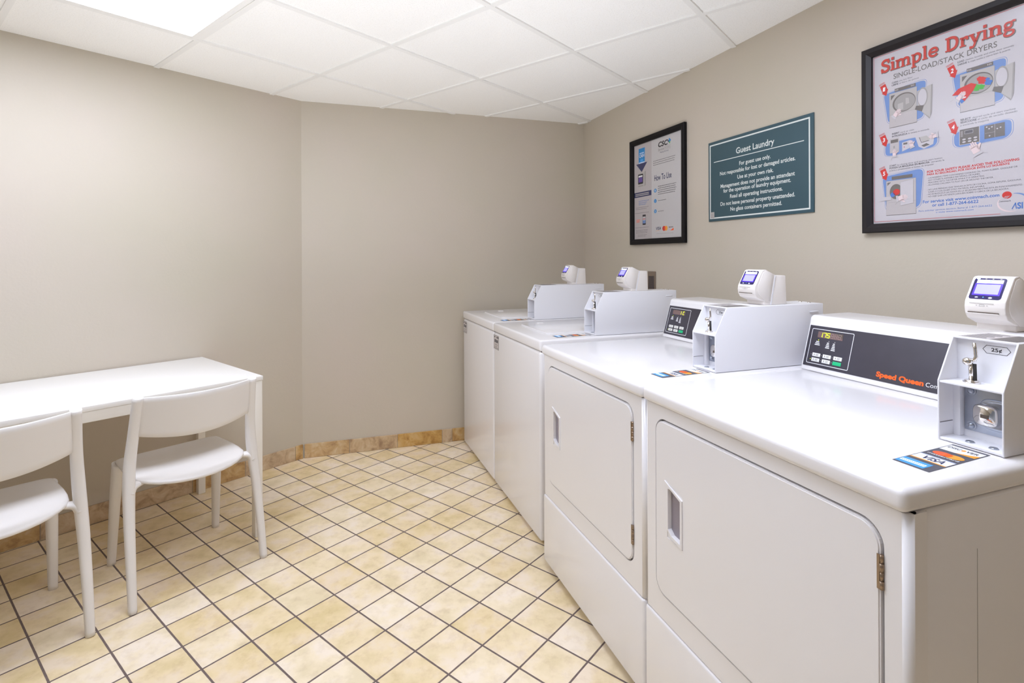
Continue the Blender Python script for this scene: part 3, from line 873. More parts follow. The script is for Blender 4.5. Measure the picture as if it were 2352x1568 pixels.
def washer(X0, X1, label, bx, rd, decal):
    YF = -0.963; YB = -0.12; T = 0.918
    off = (X0, YF, 0)
    root = wall_thing('washing_machine', label, 'washing machine', X0, YF, group='top loading coin washers at the far end')
    k = Mesh()
    k.box(X0 + .003, X1 - .003, YF + .002, YB, .018, .866, 'enamel', bev=.014, seg=4)
    k.build('cabinet', root, off)
    k = Mesh()
    k.box(X0 + .008, X1 - .008, YF + .012, YB - .01, .862, .872, 'slot')
    k.box(X0, X1, YF, YB, .868, T, 'enamel', bev=.010, seg=4)
    k.build('top', root, off)
    # lid: raised plate with a small notch handle
    lx0, lx1, ly0, ly1 = X0 + .155, X1 - .155, YF + .105, YB - .27
    k = Mesh()
    k.prism(rr_pts(lx0, lx1, ly0, ly1, .022, 5), 'z', T - .002, T + .006, 'enamel', bev=.0025, seg=2)
    lid = k.build('lid', root, off)
    k = Mesh(); k.box(lx0 - .012, lx0 + .012, ly0 + .10, ly0 + .135, T + .0015, T + .0085, 'enamel', bev=.003)
    k.build('lid_handle', root, off)
    # console hidden behind the coin box
    k = Mesh()
    def fy(z): return -.355 + (z - .918) * .285
    k.prism([(fy(.919), .9185), (fy(1.045), 1.045), (fy(1.05) + .014, 1.062), (-.19, 1.062), (-.135, 1.04), (-.135, .9185)], 'x', X0 + .30, bx[0] + .012, 'enamel', bev=.006)
    k.build('control_console', root, off)
    coin_box(root, off, bx[0], bx[1], bx[2], T, yb=bx[3])
    card_reader(root, off, rd[0], rd[1], rd[2], T + .203, ztop=1.238)
    card_decal(root, off, decal[0], decal[1], decal[2], decal[3], T)
    # paper label under the lid line
    s0 = X0 + .006; s1 = X0 + .095
    ar = Art(lambda p, q, h: (p, YF + .0016 - h, q))
    ar.rect(s0, s1, .775, .852, 'label_paper')
    ar.rect(s0, s1, .8495, .852, 'grey_ink', .0004); ar.rect(s0, s1, .775, .7765, 'grey_ink', .0004); ar.rect(s0, s0 + .002, .775, .852, 'grey_ink', .0004); ar.rect(s1 - .002, s1, .775, .852, 'grey_ink', .0004)
    for (a, b, c, d) in ((.010, .030, .838, .846), (.048, .085, .838, .846), (.015, .040, .812, .830), (.044, .075, .812, .828), (.020, .070, .798, .803), (.015, .060, .788, .792), (.008, .085, .7795, .784)):
        ar.rect(s0 + a, s0 + b, c, d, 'ill_mid' if c < .81 else 'grey_ink', .0005)
    ar.build('paper_label', root, off)
    levelling_feet(root, off, X0, X1, YF, YB, .02)
    return root

def reoffset(root, off):
    """children of parts were built in row coordinates: bring them into the machine's own frame"""
    o3 = Vector(off)
    for p in root.children:
        for c in p.children:
            if c.type == 'MESH':
                for v in c.data.vertices: v.co -= o3
r = washer(0.045, 0.735, 'far white top-loading washer in the corner against the back wall', (.600, .712, -.700, -.235), (.622, .694, .060), (.640, .700, -.890, -.706))
reoffset(r, (0.045, -0.963, 0))
r = washer(0.738, 1.425, 'white top-loading washer standing between the corner washer and the dryers', (1.281, 1.393, -.668, -.213), (1.303, 1.377, .043), (1.318, 1.378, -.855, -.672))
reoffset(r, (0.738, -0.963, 0))
r = dryer(1.560, 2.294, 'white dryer beside the washers, its display lit at the far right end', '    IC', (2.148, 2.256, -.719), (2.163, 2.239, 0.0))
reoffset(r, (1.560, -1.004, 0))
r = dryer(2.298, 3.018, 'nearest white dryer, display reading 1.75 and orange brand lettering in full view', '175   ', (2.882, 2.991, -.716), (2.832, 2.906, 0.0))
reoffset(r, (2.298, -1.004, 0))

# ------------------------------------------------------------------ table
TB = Vector((-1.7285, 2.9225, 0))
tr = math.atan2(LD.y, LD.x)
t = thing('table', 'long white laminate table pushed against the left wall', 'table', TB, tr)
L, D_, H_ = 1.25, 0.742, 0.742
k = Mesh(); k.box(0, L, 0, D_, H_ - .020, H_, 'table', bev=.0015, seg=2); k.build('tabletop', t)
k = Mesh()
for a, b, c, d in ((.004, L - .004, .004, .024), (.004, L - .004, D_ - .024, D_ - .004), (.004, .024, .02, D_ - .02), (L - .024, L - .004, .02, D_ - .02)):
    k.box(a, b, c, d, H_ - .062, H_ - .0205, 'table_leg', bev=.0015)
k.build('apron', t)
for x in (.002, L - .038):
    for y in (.002 + .012, D_ - .038):
        k = Mesh(); k.box(x, x + .036, y, y + .036, 0, H_ - .0208, 'table_leg', bev=.003); k.build('leg', t)

# ------------------------------------------------------------------ chairs
def smooth_path(pts, n=6):
    out = []
    P = [Vector(p) for p in pts]
    for i in range(len(P) - 1):
        p0 = P[max(i - 1, 0)]; p1 = P[i]; p2 = P[i + 1]; p3 = P[min(i + 2, len(P) - 1)]
        for k_ in range(n):
            s = k_ / n
            out.append(0.5 * ((2 * p1) + (-p0 + p2) * s + (2 * p0 - 5 * p1 + 4 * p2 - p3) * s * s + (-p0 + 3 * p1 - 3 * p2 + p3) * s ** 3))
    out.append(P[-1]); return out
def chair(label, loc, rz):
    t = thing('stacking_chair', label, 'chair', loc, rz, 'white plastic chairs at the table')
    # seat: outline in (u, v)
    out = []
    def arc(cx, cy, r, a0, a1, n=8):
        for i in range(n + 1):
            a = math.radians(a0 + (a1 - a0) * i / n); out.append((cx + r * math.cos(a), cy + r * math.sin(a)))
    arc(.155, .165, .045, 90, 12, 6)
    out += [(.203, .10), (.207, .02), (.206, -.05)]
    n = 14
    for i in range(n + 1):
        a = math.radians(-12 - (156) * i / n)
        out.append((.205 * math.cos(a) * 1.0, -.078 + .157 * math.sin(a) * 1.0))
    out += [(-.206, -.05), (-.207, .02), (-.203, .10)]
    arc(-.155, .165, .045, 168, 90, 6)
    k = Mesh(); cx = 0.0; cy = 0.0
    def zt(u, v): # gently dished, falling at the back edge
        return .448 - .010 * (1 - min(1, (u / .2) ** 2)) * (1 - min(1, ((v + .02) / .22) ** 2)) - .012 * max(0, (-v - .12) / .12) ** 2 - .006 * max(0, (v - .13) / .08) ** 2
    rings = []
    for f, dz in ((0.0, 0), (.35, 0), (.62, 0), (.82, 0), (.93, 0), (.985, -.0012), (1.0, -.005), (1.0, -.011), (.985, -.0145), (.9, -.016)):
        ring = []
        for (u, v) in out:
            uu, vv = u * f, (v - .0) * f
            ring.append((uu, vv, zt(uu, vv) + dz))
        rings.append(ring)
    R = []
    for j, ring in enumerate(rings):
        if j == 0: R.append([k.bm.verts.new(ring[0])] * len(ring))
        else: R.append([k.bm.verts.new(p) for p in ring])
    fs = []; N_ = len(out)
    for j in range(len(R) - 1):
        for i in range(N_):
            a, b, c, d = R[j][i], R[j][(i + 1) % N_], R[j + 1][(i + 1) % N_], R[j + 1][i]
            vs = [a] if a is b else [a, b]
            fs.append(k.bm.faces.new(vs + [c, d]))
    fs.append(k.bm.faces.new(R[-1]))
    k._tag(fs, 'chair', True); k.build('seat', t, recalc=True)
    # backrest
    k = Mesh()
    def bv(u, z, side):
        f = (z - .60) / .17
        v = -.150 - .030 * f - .056 * (1 - (u / .205) ** 2) + side
        return v
    nu, nv = 24, 8; TH = .0055
    def zz(u, f):
        zb = .622 - .026 * (1 - (u / .205) ** 2); ztp = .7685 - .004 * (1 - (u / .205) ** 2)
        return zb + (ztp - zb) * f
    loops = []
    for i in range(nu + 1):
        u = -.205 + .41 * i / nu; ring = []
        for j in range(nv + 1): z = zz(u, j / nv); ring.append((u, bv(u, z, -TH), z))
        z = zz(u, 1.0); ring.append((u, bv(u, z, 0), z + .0022))
        for j in range(nv, -1, -1): z = zz(u, j / nv); ring.append((u, bv(u, z, TH), z))
        z = zz(u, 0.0); ring.append((u, bv(u, z, 0), z - .0022))
        loops.append([k.bm.verts.new(p) for p in ring])
    m_ = len(loops[0]); fs = []
    for i in range(nu):
        for j in range(m_): fs.append(k.bm.faces.new((loops[i][j], loops[i][(j + 1) % m_], loops[i + 1][(j + 1) % m_], loops[i + 1][j])))
    fs += [k.bm.faces.new(loops[0]), k.bm.faces.new(loops[-1][::-1])]
    k._tag(fs, 'chair', True); k.build('backrest', t, recalc=True)
    for s in (-1, 1):
        k = Mesh()
        p = smooth_path([(s * .236, -.222, 0), (s * .234, -.194, .16), (s * .231, -.163, .31), (s * .226, -.138, .43), (s * .221, -.132, .52), (s * .214, -.146, .62), (s * .207, -.180, .772)], 7)
        rad = []
        for q in p:
            z = q.z
            ru = .015 + .006 * min(1, z / .42) - .003 * max(0, (z - .5) / .27)
            rv = .0155 + .0115 * math.exp(-((z - .45) / .13) ** 2) + .004 * max(0, (z - .55) / .22)
            rad.append((ru * .92, rv))
        k.sweep(p, rad, 'chair', seg=24, power=2.5)
        # flared bracket into the seat
        p = smooth_path([(s * .226, -.140, .405), (s * .212, -.132, .4265), (s * .185, -.120, .4315), (s * .145, -.105, .4315)], 5)
        k.sweep(p, [(.030 - .018 * i / (len(p) - 1), .018 - .012 * i / (len(p) - 1)) for i in range(len(p))], 'chair', seg=16, xaxis=(0, 1, 0))
        k.build('back_leg', t)
        k = Mesh()
        p = smooth_path([(s * .204, .216, 0), (s * .200, .200, .15), (s * .196, .184, .30), (s * .190, .166, .4335)], 5)
        k.sweep(p, [(.0150 + .0065 * i / (len(p) - 1), .0165 + .013 * i / (len(p) - 1)) for i in range(len(p))], 'chair', seg=24, power=2.5)
        k.build('front_leg', t)
    return t
U = Vector((.64782, .76179, 0)); crz = math.atan2(U.y, U.x)
chair('white plastic chair tucked under the right end of the table', (-1.400, 2.230, 0), crz)
chair('white plastic chair nearest the viewer, cut off by the left edge', (-1.771, 1.760, 0), crz)

# ------------------------------------------------------------------ framed posters and sign
def picture_frame(root, off, x0, x1, z0, z1, bw, mat, depth=.022):
    k = Mesh()
    # moulding: four mitred lengths with a stepped profile
    def ring(ins, y): return [(x0 + ins, y, z0 + ins), (x1 - ins, y, z0 + ins), (x1 - ins, y, z1 - ins), (x0 + ins, y, z1 - ins)]
    prof = [(0, -.002), (0, -depth + .003), (.003, -depth), (bw * .55, -depth + .001), (bw * .8, -depth + .005), (bw, -depth + .008), (bw, -.002)]
    R = [[k.bm.verts.new(p) for p in ring(i_, y)] for i_, y in prof]
    fs = []
    for a, b in zip(R, R[1:] + R[:1]):
        for i in range(4): fs.append(k.bm.faces.new((a[i], a[(i + 1) % 4], b[(i + 1) % 4], b[i])))
    k._tag(fs, mat); k.build('frame', root, off, recalc=True)
    k = Mesh(); k.box(x0 + bw - .003, x1 - bw + .003, -.0105, -.0090, z0 + bw - .003, z1 - bw + .003, 'glass'); k.build('glass', root, off)

# --- leaflet beside the corner
fx = wall_thing('framed_poster', 'small black-framed poster headed How To Use, nearest the corner', 'framed poster', .666, 0, 1.364)
off = (.666, 0, 1.364)
picture_frame(fx, off, .666, 1.208, 1.364, 2.022, .034, 'black_frame')
k = Mesh(); k.box(.697, 1.177, -.006, -.003, 1.395, 1.991, 'paper2'); sheet = k.build('sheet', fx, off)
PL = lambda p, q, h: (p, -.006 - h, q)
a = Art(PL)
a.rect(.697, .886, 1.395, 1.991, 'paper3')
a.rect(.691 + .007, .884, 1.660, 1.691, 'navy', .0004)
for z in (1.680, 1.670): a.rect(.712, .858, z - .0025, z + .0025, 'ill_grey', .0006)
def bars(ar, x0, x1, z, n, pitch, m, hgt=.0022, rag=0.0):
    for i in range(n):
        zz = z - i * pitch; x = x0; e = x1 - rag * (i % 2) - (rag * 1.5 if i == n - 1 and n > 1 else 0)
        while x < e:
            w_ = .006 + .010 * random.random(); ar.rect(x, min(x + w_, e), zz - hgt / 2, zz + hgt / 2, m, .0005); x += w_ + .0025
bars(a, .904, 1.116, 1.858, 3, .0118, 'grey_ink', .003, .006)
bars(a, .951, 1.121, 1.703, 5, .0117, 'grey_ink', .0036, .006)
bars(a, .951, 1.029, 1.619, 1, .01, 'grey_ink', .003); bars(a, .951, 1.007, 1.556, 1, .01, 'grey_ink', .003)
bars(a, .748, .858, 1.634, 3, .0105, 'blue_ink', .003, .02)
bars(a, .716, .852, 1.595, 2, .010, 'grey_ink', .002, .008)
bars(a, .705, .856, 1.561, 1, .01, 'grey_ink', .002); bars(a, .705, .855, 1.470, 1, .01, 'grey_ink', .002)
bars(a, .715, .846, 1.454, 3, .0085, 'grey_ink', .002, .004); bars(a, .735, .832, 1.424, 2, .008, 'grey_ink', .0018, .004)
bars(a, .935, 1.095, 1.424, 1, .01, 'ill_mid', .0018)
a.build('body_print', sheet)
a = Art(PL)
a.text('How To Use', .914, 1.079, 1.740, .033, 'navy', bold=0.012); a.build('heading_lettering', sheet); a = Art(PL)
a.text('CSC', .951, 1.043, 1.934, .027, 'black_ink', bold=0.035, slant=.2)
for i, (dx, dz, c) in enumerate(((0, .010, 'sky'), (.009, .003, 'sky'), (.003, -.008, 'lime'), (-.008, .0, 'navy'), (.0, .0, 'sky'))):
    a.poly([(1.060 + dx, 1.950 + dz + .008), (1.067 + dx, 1.950 + dz), (1.060 + dx, 1.950 + dz - .008), (1.054 + dx, 1.950 + dz)], c, .0003 + i * .0001)
a.rect(.951, 1.075, 1.9285, 1.9298, 'ill_mid'); a.rect(.951, 1.075, 1.9075, 1.9088, 'ill_mid')
a.text('Service', .953, 1.010, 1.912, .0125, 'ill_dark'); a.text('WORKS', 1.013, 1.070, 1.912, .0125, 'ill_mid')
a.text('Making life easy', .971, 1.053, 1.896, .0075, 'navy', slant=.2)
a.build('logo_print', sheet)
for i, z in enumerate((1.682, 1.620, 1.559)):
    a = Art(PL)
    a.ell(.9225, z, .0125, .0115, 'sky'); a.text(str(i + 1), .9195, .9255, z - .006, .012, 'white_ink', h=.0006)
    a.build('numbered_dot', sheet)
a = Art(PL)
a.rect(.749, .816, 1.868, 1.962, 'sky', .0003)
a.poly([(.722, 1.869), (.842, 1.869), (.782, 1.814)], 'navy', .0004)
a.text('CASH', .757, .811, 1.906, .0185, 'white_ink', bold=.015, h=.0006)
bars(a, .760, .808, 1.932, 1, .01, 'blob_light', .006); a.rect(.752, .814, 1.869, 1.876, 'blob_light', .0006)
a.ell(.783, 1.887, .017, .009, 'amex', .0005)
a.build('arrow_print', sheet)
a = Art(PL)
a.poly([(.742, 1.722), (.812, 1.722), (.826, 1.730), (.826, 1.816), (.806, 1.812), (.742, 1.810)], 'ill_grey', .0003)
a.poly([(.812, 1.722), (.826, 1.730), (.826, 1.816), (.812, 1.812)], 'ill_mid', .0004)
a.rrect(.742, .797, 1.741, 1.803, .004, 'black_ink', .0005); a.rect(.748, .790, 1.752, 1.782, 'purple', .0007); a.rect(.748, .790, 1.784, 1.794, 'white_ink', .0007)
bars(a, .745, .800, 1.729, 1, .01, 'ill_dark', .003)
a.build('reader_drawing', sheet)
a = Art(PL)
a.rrect(.789, .824, 1.485, 1.548, .004, 'black_ink', .0003); a.rect(.7915, .8215, 1.513, 1.536, 'paper', .0005); a.rect(.7915, .8215, 1.494, 1.513, 'blob', .0005)
a.rect(.7935, .8195, 1.519, 1.523, 'red', .0007)
bars(a, .723, .765, 1.519, 3, .007, 'orange', .0035, .006)
a.build('phone_drawing', sheet)
a = Art(PL)
a.text('VISA', .926, .978, 1.447, .017, 'navy', bold=.02, slant=.2); a.ribbon([(.928, 1.439), (.945, 1.443), (.965, 1.4425)], .0014, 'mc_yel')
a.ell(1.007, 1.4525, .0155, .0145, 'red', .0003); a.ell(1.026, 1.4525, .0155, .0145, 'mc_yel', .0004); a.ell(1.0165, 1.4525, .0058, .011, 'mc_red', .0005)
a.rect(1.050, 1.096, 1.438, 1.463, 'paper', .0003); bars(a, 1.053, 1.093, 1.457, 1, .01, 'ill_dark', .005)
a.poly([(1.066, 1.438), (1.096, 1.438), (1.096, 1.452)], 'orange', .0006)
a.build('card_logos', sheet)

# --- teal sign
sg = wall_thing('wall_sign', 'teal Guest Laundry rules sign with white border, between the two framed posters', 'sign', 1.384, 0, 1.466)
off = (1.384, 0, 1.466)
k = Mesh(); k.box(1.384, 1.999, -.006, -.0005, 1.466, 1.868, 'teal', bev=.001); k.build('board', sg, off)
PS = lambda p, q, h: (p, -.006 - h, q)
a = Art(PS); a.rring(1.394, 1.983, 1.479, 1.854, .0015, .0065, 'sign_ink'); a.rect(1.424, 1.954, 1.7618, 1.7652, 'sign_ink'); a.build('border', sg, off)
a = Art(PS)
for tx, x0, x1, z, c in [("Guest Laundry", 1.576, 1.803, 1.780, .027), ("For guest use only.", 1.596, 1.782, 1.722, .0175), ("Not responsible for lost or damaged articles.", 1.467, 1.912, 1.691, .0175),
                         ("Use at your own risk.", 1.584, 1.797, 1.659, .0175), ("Management does not provide an attendant", 1.471, 1.909, 1.628, .0175), ("for the operation of laundry equipment.", 1.490, 1.889, 1.603, .0175),
                         ("Read all operating instructions.", 1.535, 1.846, 1.572, .0175), ("Do not leave personal property unattended.", 1.470, 1.909, 1.540, .0175), ("No glass containers permitted.", 1.537, 1.842, 1.510, .0175)]:
    a.text(tx, x0, x1, z, c, 'sign_ink', bold=.018)
    if c > .02: a.build('heading_lettering', sg, off); a = Art(PS)
a.build('rules_lettering', sg, off)
a = Art(PS); a.rect(1.398, 1.426, 1.481, 1.513, 'ill_grey', .0004)
for i in range(4): a.rect(1.4015, 1.4225, 1.486 + i * .0055, 1.4885 + i * .0055, 'ill_mid', .0006)
a.build('corner_sticker', sg, off)

# --- big dryer poster
X0, X1, Z0, Z1 = 2.211, 2.726, 1.371, 2.031
fp = wall_thing('framed_poster', 'large dark-framed Simple Drying instruction poster above the nearest dryer', 'framed poster', X0, 0, Z0)
off = (X0, 0, Z0)
picture_frame(fp, off, X0, X1, Z0, Z1, .032, 'brown_frame', .024)
k = Mesh(); k.box(X0 + .028, X1 - .028, -.006, -.003, Z0 + .028, Z1 - .028, 'paper'); sheet = k.build('sheet', fp, off)

# slab-serif title drawn from strokes (unit: cap height 1)
GL = {
 'S': (.66, [([(.57, .72), (.53, .86), (.40, .93), (.24, .91), (.13, .80), (.14, .66), (.28, .56), (.44, .47), (.55, .35), (.54, .19), (.42, .09), (.27, .07), (.13, .15), (.08, .30)], .17)], [(.50, .60, .66, 1.0), (.04, .12, .0, .34)]),
 'i': (.36, [([(.18, .0), (.18, .66)], .17)], [(.02, .34, .0, .09), (.03, .20, .58, .67), (.09, .27, .80, 1.0)]),
 'm': (1.06, [([(.16, 0), (.16, .66)], .16), ([(.16, .46), (.26, .58), (.38, .61), (.49, .55), (.52, .42), (.52, 0)], .16), ([(.52, .46), (.62, .58), (.74, .61), (.85, .55), (.88, .42), (.88, 0)], .16)], [(.01, .31, 0, .09), (.38, .66, 0, .09), (.74, 1.03, 0, .09), (.02, .17, .58, .67)]),
 'p': (.70, [([(.16, -.28), (.16, .66)], .16), ([(.16, .50), (.28, .61), (.44, .61), (.56, .48), (.57, .32), (.52, .15), (.40, .05), (.26, .06), (.16, .15)], .15)], [(.01, .32, -.34, -.25), (.02, .17, .58, .67)]),
 'l': (.36, [([(.18, .0), (.18, .98)], .17)], [(.02, .34, .0, .09), (.03, .20, .90, .99)]),
 'e': (.62, [([(.12, .35), (.54, .35), (.53, .50), (.44, .60), (.32, .61), (.18, .55), (.11, .42), (.10, .27), (.17, .12), (.31, .05), (.45, .07), (.56, .17)], .14)], []),
 'D': (.88, [([(.22, .0), (.22, .98)], .18), ([(.22, .92), (.44, .92), (.62, .84), (.73, .66), (.74, .44), (.67, .22), (.54, .10), (.38, .06), (.22, .06)], .17)], [(.04, .30, .0, .10), (.04, .30, .89, .99)]),
 'r': (.54, [([(.17, 0), (.17, .66)], .17), ([(.17, .44), (.26, .57), (.38, .61), (.48, .58)], .16)], [(.01, .35, 0, .09), (.02, .18, .58, .67), (.38, .51, .42, .62)]),
 'y': (.70, [([(.14, .62), (.36, .06)], .17), ([(.58, .62), (.36, .06), (.28, -.16), (.20, -.25), (.08, -.25)], .13)], [(.0, .30, .58, .67), (.44, .70, .58, .67), (.03, .17, -.32, -.14)]),
 'n': (.74, [([(.17, 0), (.17, .66)], .17), ([(.17, .44), (.28, .58), (.42, .61), (.54, .55), (.57, .42), (.57, 0)], .17)], [(.01, .33, 0, .09), (.42, .72, 0, .09), (.02, .18, .58, .67)]),
 'g': (.66, [([(.30, .61), (.42, .57), (.46, .45), (.42, .32), (.30, .27), (.18, .32), (.13, .45), (.18, .57), (.30, .61)], .13), ([(.20, .30), (.12, .20), (.18, .12), (.42, .08), (.54, 0), (.54, -.14), (.42, -.24), (.24, -.25), (.10, -.17), (.11, -.04), (.20, .04)], .13), ([(.42, .55), (.52, .64), (.60, .64)], .11)], [(.54, .66, .55, .69)]),
}
def smooth2(pts):
    if len(pts) < 3: return pts
    return [tuple(p.xy) for p in smooth_path([(x, y, 0) for x, y in pts], 4)]
def serif_word(a, word, x0, x1, zb, cap):
    tot = sum(GL[c][0] for c in word); sx = (x1 - x0) / tot
    for (dx, dz, grow, m, h) in ((.0016, -.0016, .05, 'ill_dark', .0003), (0, 0, 0, 'title_red', .0006)):
        x = x0
        for c in word:
            w_, strokes, serifs = GL[c]
            for pts, wd in strokes:
                P_ = smooth2(pts)
                a.ribbon([(x + p[0] * sx + dx, zb + p[1] * cap + dz) for p in P_], (wd + grow) * (sx + cap) / 2, m, h)
            for (ax, bx_, az, bz) in serifs:
                a.rect(x + ax * sx + dx - grow * sx / 3, x + bx_ * sx + dx + grow * sx / 3, zb + az * cap + dz - grow * cap / 3, zb + bz * cap + dz + grow * cap / 3, m, h + .0001)
            x += w_ * sx
a = Art(PL)
serif_word(a, 'Simple', 2.271, 2.455, 1.932, .045)
serif_word(a, 'Drying', 2.474, 2.656, 1.932, .044)
a.build('title_lettering', sheet)
a = Art(PL)
a.text("SINGLE-LOAD/STACK DRYERS", 2.315, 2.612, 1.8995, .0165, 'ill_dark', bold=.008)
for tx, x0, x1, z, c, b_ in [("CLEAN", 2.309, 2.330, 1.885, .0052, .03), ("the lint filter", 2.333, 2.378, 1.885, .0045, 0), ("LIMPIE", 2.309, 2.331, 1.8765, .0052, .03), ("el filtro de pelusa", 2.334, 2.397, 1.8765, .0045, 0),
        ("LOAD", 2.510, 2.528, 1.8865, .0052, .03), ("clothes loosely and close door securely", 2.531, 2.652, 1.8865, .0048, 0), ("CARGUE", 2.510, 2.535, 1.878, .0052, .03), ("la ropa suelta y cierre bien la puerta", 2.538, 2.643, 1.878, .0048, 0),
        ("SELECT", 2.517, 2.545, 1.705, .0055, .03), ("desired cycle and start machine", 2.549, 2.655, 1.705, .005, 0), ("SELECCIONE", 2.517, 2.560, 1.697, .0055, .03), ("el ciclo de secado deseado", 2.563, 2.659, 1.697, .005, 0), ("y encienda la maquina", 2.517, 2.591, 1.6885, .005, 0),
        ("INSERT", 2.309, 2.334, 1.708, .0055, .03), ("card or coin", 2.337, 2.381, 1.708, .005, 0), ("INTRODUZCA", 2.309, 2.360, 1.699, .0055, .03), ("la tarjeta o moneda", 2.363, 2.428, 1.699, .005, 0),
        ("START", 2.300, 2.323, 1.5985, .0055, .03), ("by closing door and pushing start button", 2.326, 2.466, 1.5985, .005, 0), ("PONGA LA MAQUINA EN MARCHA", 2.300, 2.429, 1.5905, .0055, .03), ("cerrando la", 2.433, 2.472, 1.5905, .005, 0), ("puerta y presionando el boton de empezar", 2.300, 2.442, 1.5825, .005, 0)]:
    a.text(tx, x0, x1, z, c, 'grey_ink', bold=b_)
a.build('step_lettering', sheet)
a = Art(PL)
a.text("FOR YOUR SAFETY PLEASE AVOID THE FOLLOWING", 2.421, 2.663, 1.5585, .0068, 'red', bold=.03)
a.text("PARA SU SEGURIDAD, POR FAVOR EVITE LO SIGUIENTE", 2.421, 2.641, 1.5505, .0055, 'red', bold=.03)
for tx, x0, x1, z in [("- LAUNDERING ITEMS CONTAINING COOKING OIL, FOAM RUBBER, GASOLINE OR", 2.421, 2.659, 1.5395), ("ANY OTHER FLAMMABLE MATERIALS OR FUMES.", 2.424, 2.569, 1.532), ("- REACHING INTO THE DRYER WHILE IT IS OPERATING.", 2.421, 2.580, 1.5245), ("- ALLOWING CHILDREN TO PLAY ON OR AROUND THE DRYER.", 2.421, 2.602, 1.517),
        ("- NO LAVE PRENDAS QUE TENGAN ACEITE DE COCINA, GOMA ESPUMA, GASOLINA,", 2.421, 2.668, 1.5015), ("GASES O CUALQUIER OTRO MATERIAL INFLAMABLE.", 2.424, 2.580, 1.494), ("- NO INTRODUZCA LAS MANOS EN LA SECADORA MIENTRAS ESTA EN FUNCIONAMIENTO.", 2.420, 2.670, 1.4865), ("- NO DEJE QUE LOS NINOS JUEGUEN SOBRE O CERCA DE LA SECADORA.", 2.420, 2.639, 1.479)]:
    a.text(tx, x0, x1, z, .0045, 'grey_ink')
a.build('safety_lettering', sheet)
a = Art(PL)
a.text("For service visit www.coinmach.com", 2.408, 2.616, 1.461, .0092, 'blue_ink', bold=.02); a.text("or call 1-877-264-6622", 2.436, 2.564, 1.448, .0092, 'blue_ink', bold=.02)
a.text("Para solicitar servicio tecnico, llame al 1-877-264-6622", 2.395, 2.598, 1.434, .0052, 'blue_ink'); a.text("o visite www.coinmach.com", 2.447, 2.551, 1.426, .0052, 'blue_ink')
a.build('service_lettering', sheet)
a = Art(PL)
a.ell(2.634, 1.463, .0115, .0105, 'red')
for i in range(3): a.line([(2.617 + i * .005, 1.449), (2.632 + i * .004, 1.460)], .0012, 'paper', .0005)
a.text("Coinmach", 2.613, 2.643, 1.444, .0042, 'black_ink', bold=.01)
a.line([(2.646, 1.422), (2.654, 1.4385), (2.656, 1.422)], .0022, 'blue_ink', .0006)
a.text("SI", 2.658, 2.671, 1.422, .0165, 'blue_ink', bold=.03, h=.0006)
arc = lambda cx, cz, rx, rz, a0, a1, n=14: [(cx + rx * math.cos(math.radians(a0 + (a1 - a0) * i / n)), cz + rz * math.sin(math.radians(a0 + (a1 - a0) * i / n))) for i in range(n + 1)]
P_ = arc(2.646, 1.440, .034, .025, 150, 285); a.ribbon(P_, [.001 + .0035 * math.sin(math.pi * i / 14) for i in range(15)], 'skin_ink', .0003)
P_ = arc(2.652, 1.440, .032, .026, 95, -20); a.ribbon(P_, [.001 + .0035 * math.sin(math.pi * i / 14) for i in range(15)], 'blob', .0003)
a.build('logos', sheet)
a = Art(PL)
a.line([(2.618, 1.410), (2.2465, 1.410), (2.2465, 1.9945), (2.6905, 1.9945), (2.6905, 1.44)], .0011, 'red', .0003)
a.build('red_border', sheet)
# numbered red arrows
def flag(n_, x, z):
    a = Art(PL); s_ = .94
    a.poly([(x + .002, z), (x + .021, z + .006), (x + .028, z - .015), (x + .031, z - .013), (x + .024, z - .037), (x + .008, z - .026), (x + .0115, z - .026)], 'red', .0006)
    for i in (1, 2): a.line([(x + .001 - .001 * i, z + .0035 * i), (x + .0205 - .001 * i, z + .006 + .0035 * i)], .0012, 'red', .0006)
    a.text(n_, x + .012, x + .020, z - .019, .013, 'white_ink', bold=.03, h=.0009, slant=.1)
    a.build('step_arrow', sheet)
flag('1', 2.266, 1.886); flag('2', 2.479, 1.880); flag('3', 2.265, 1.708); flag('4', 2.481, 1.703); flag('5', 2.265, 1.590)
def blob(a, pts, w_=.0025):
    n = len(pts); cx = sum(p[0] for p in pts) / n; cz = sum(p[1] for p in pts) / n
    def grow(g): 
        out = []
        for p in pts:
            d = Vector((p[0] - cx, p[1] - cz)); L_ = d.length; out.append((cx + d.x * (1 + g / L_), cz + d.y * (1 + g / L_)))
        return out
    def rnd(pp, r=.012):
        out = []
        m_ = len(pp)
        for i in range(m_):
            p, c, q = Vector(pp[i - 1]), Vector(pp[i]), Vector(pp[(i + 1) % m_])
            u = (p - c).normalized() * min(r, (p - c).length * .45); v = (q - c).normalized() * min(r, (q - c).length * .45)
            for k_ in range(6):
                s = k_ / 5; out.append(tuple((c + u) * (1 - s) ** 2 + c * 2 * s * (1 - s) + (c + v) * s * s))
        return out
    a.poly(rnd(grow(.0045)), 'blue_ink', .0002); a.poly(rnd(grow(.0035)), 'paper', .0003); a.poly(rnd(pts), 'blob', .0004)
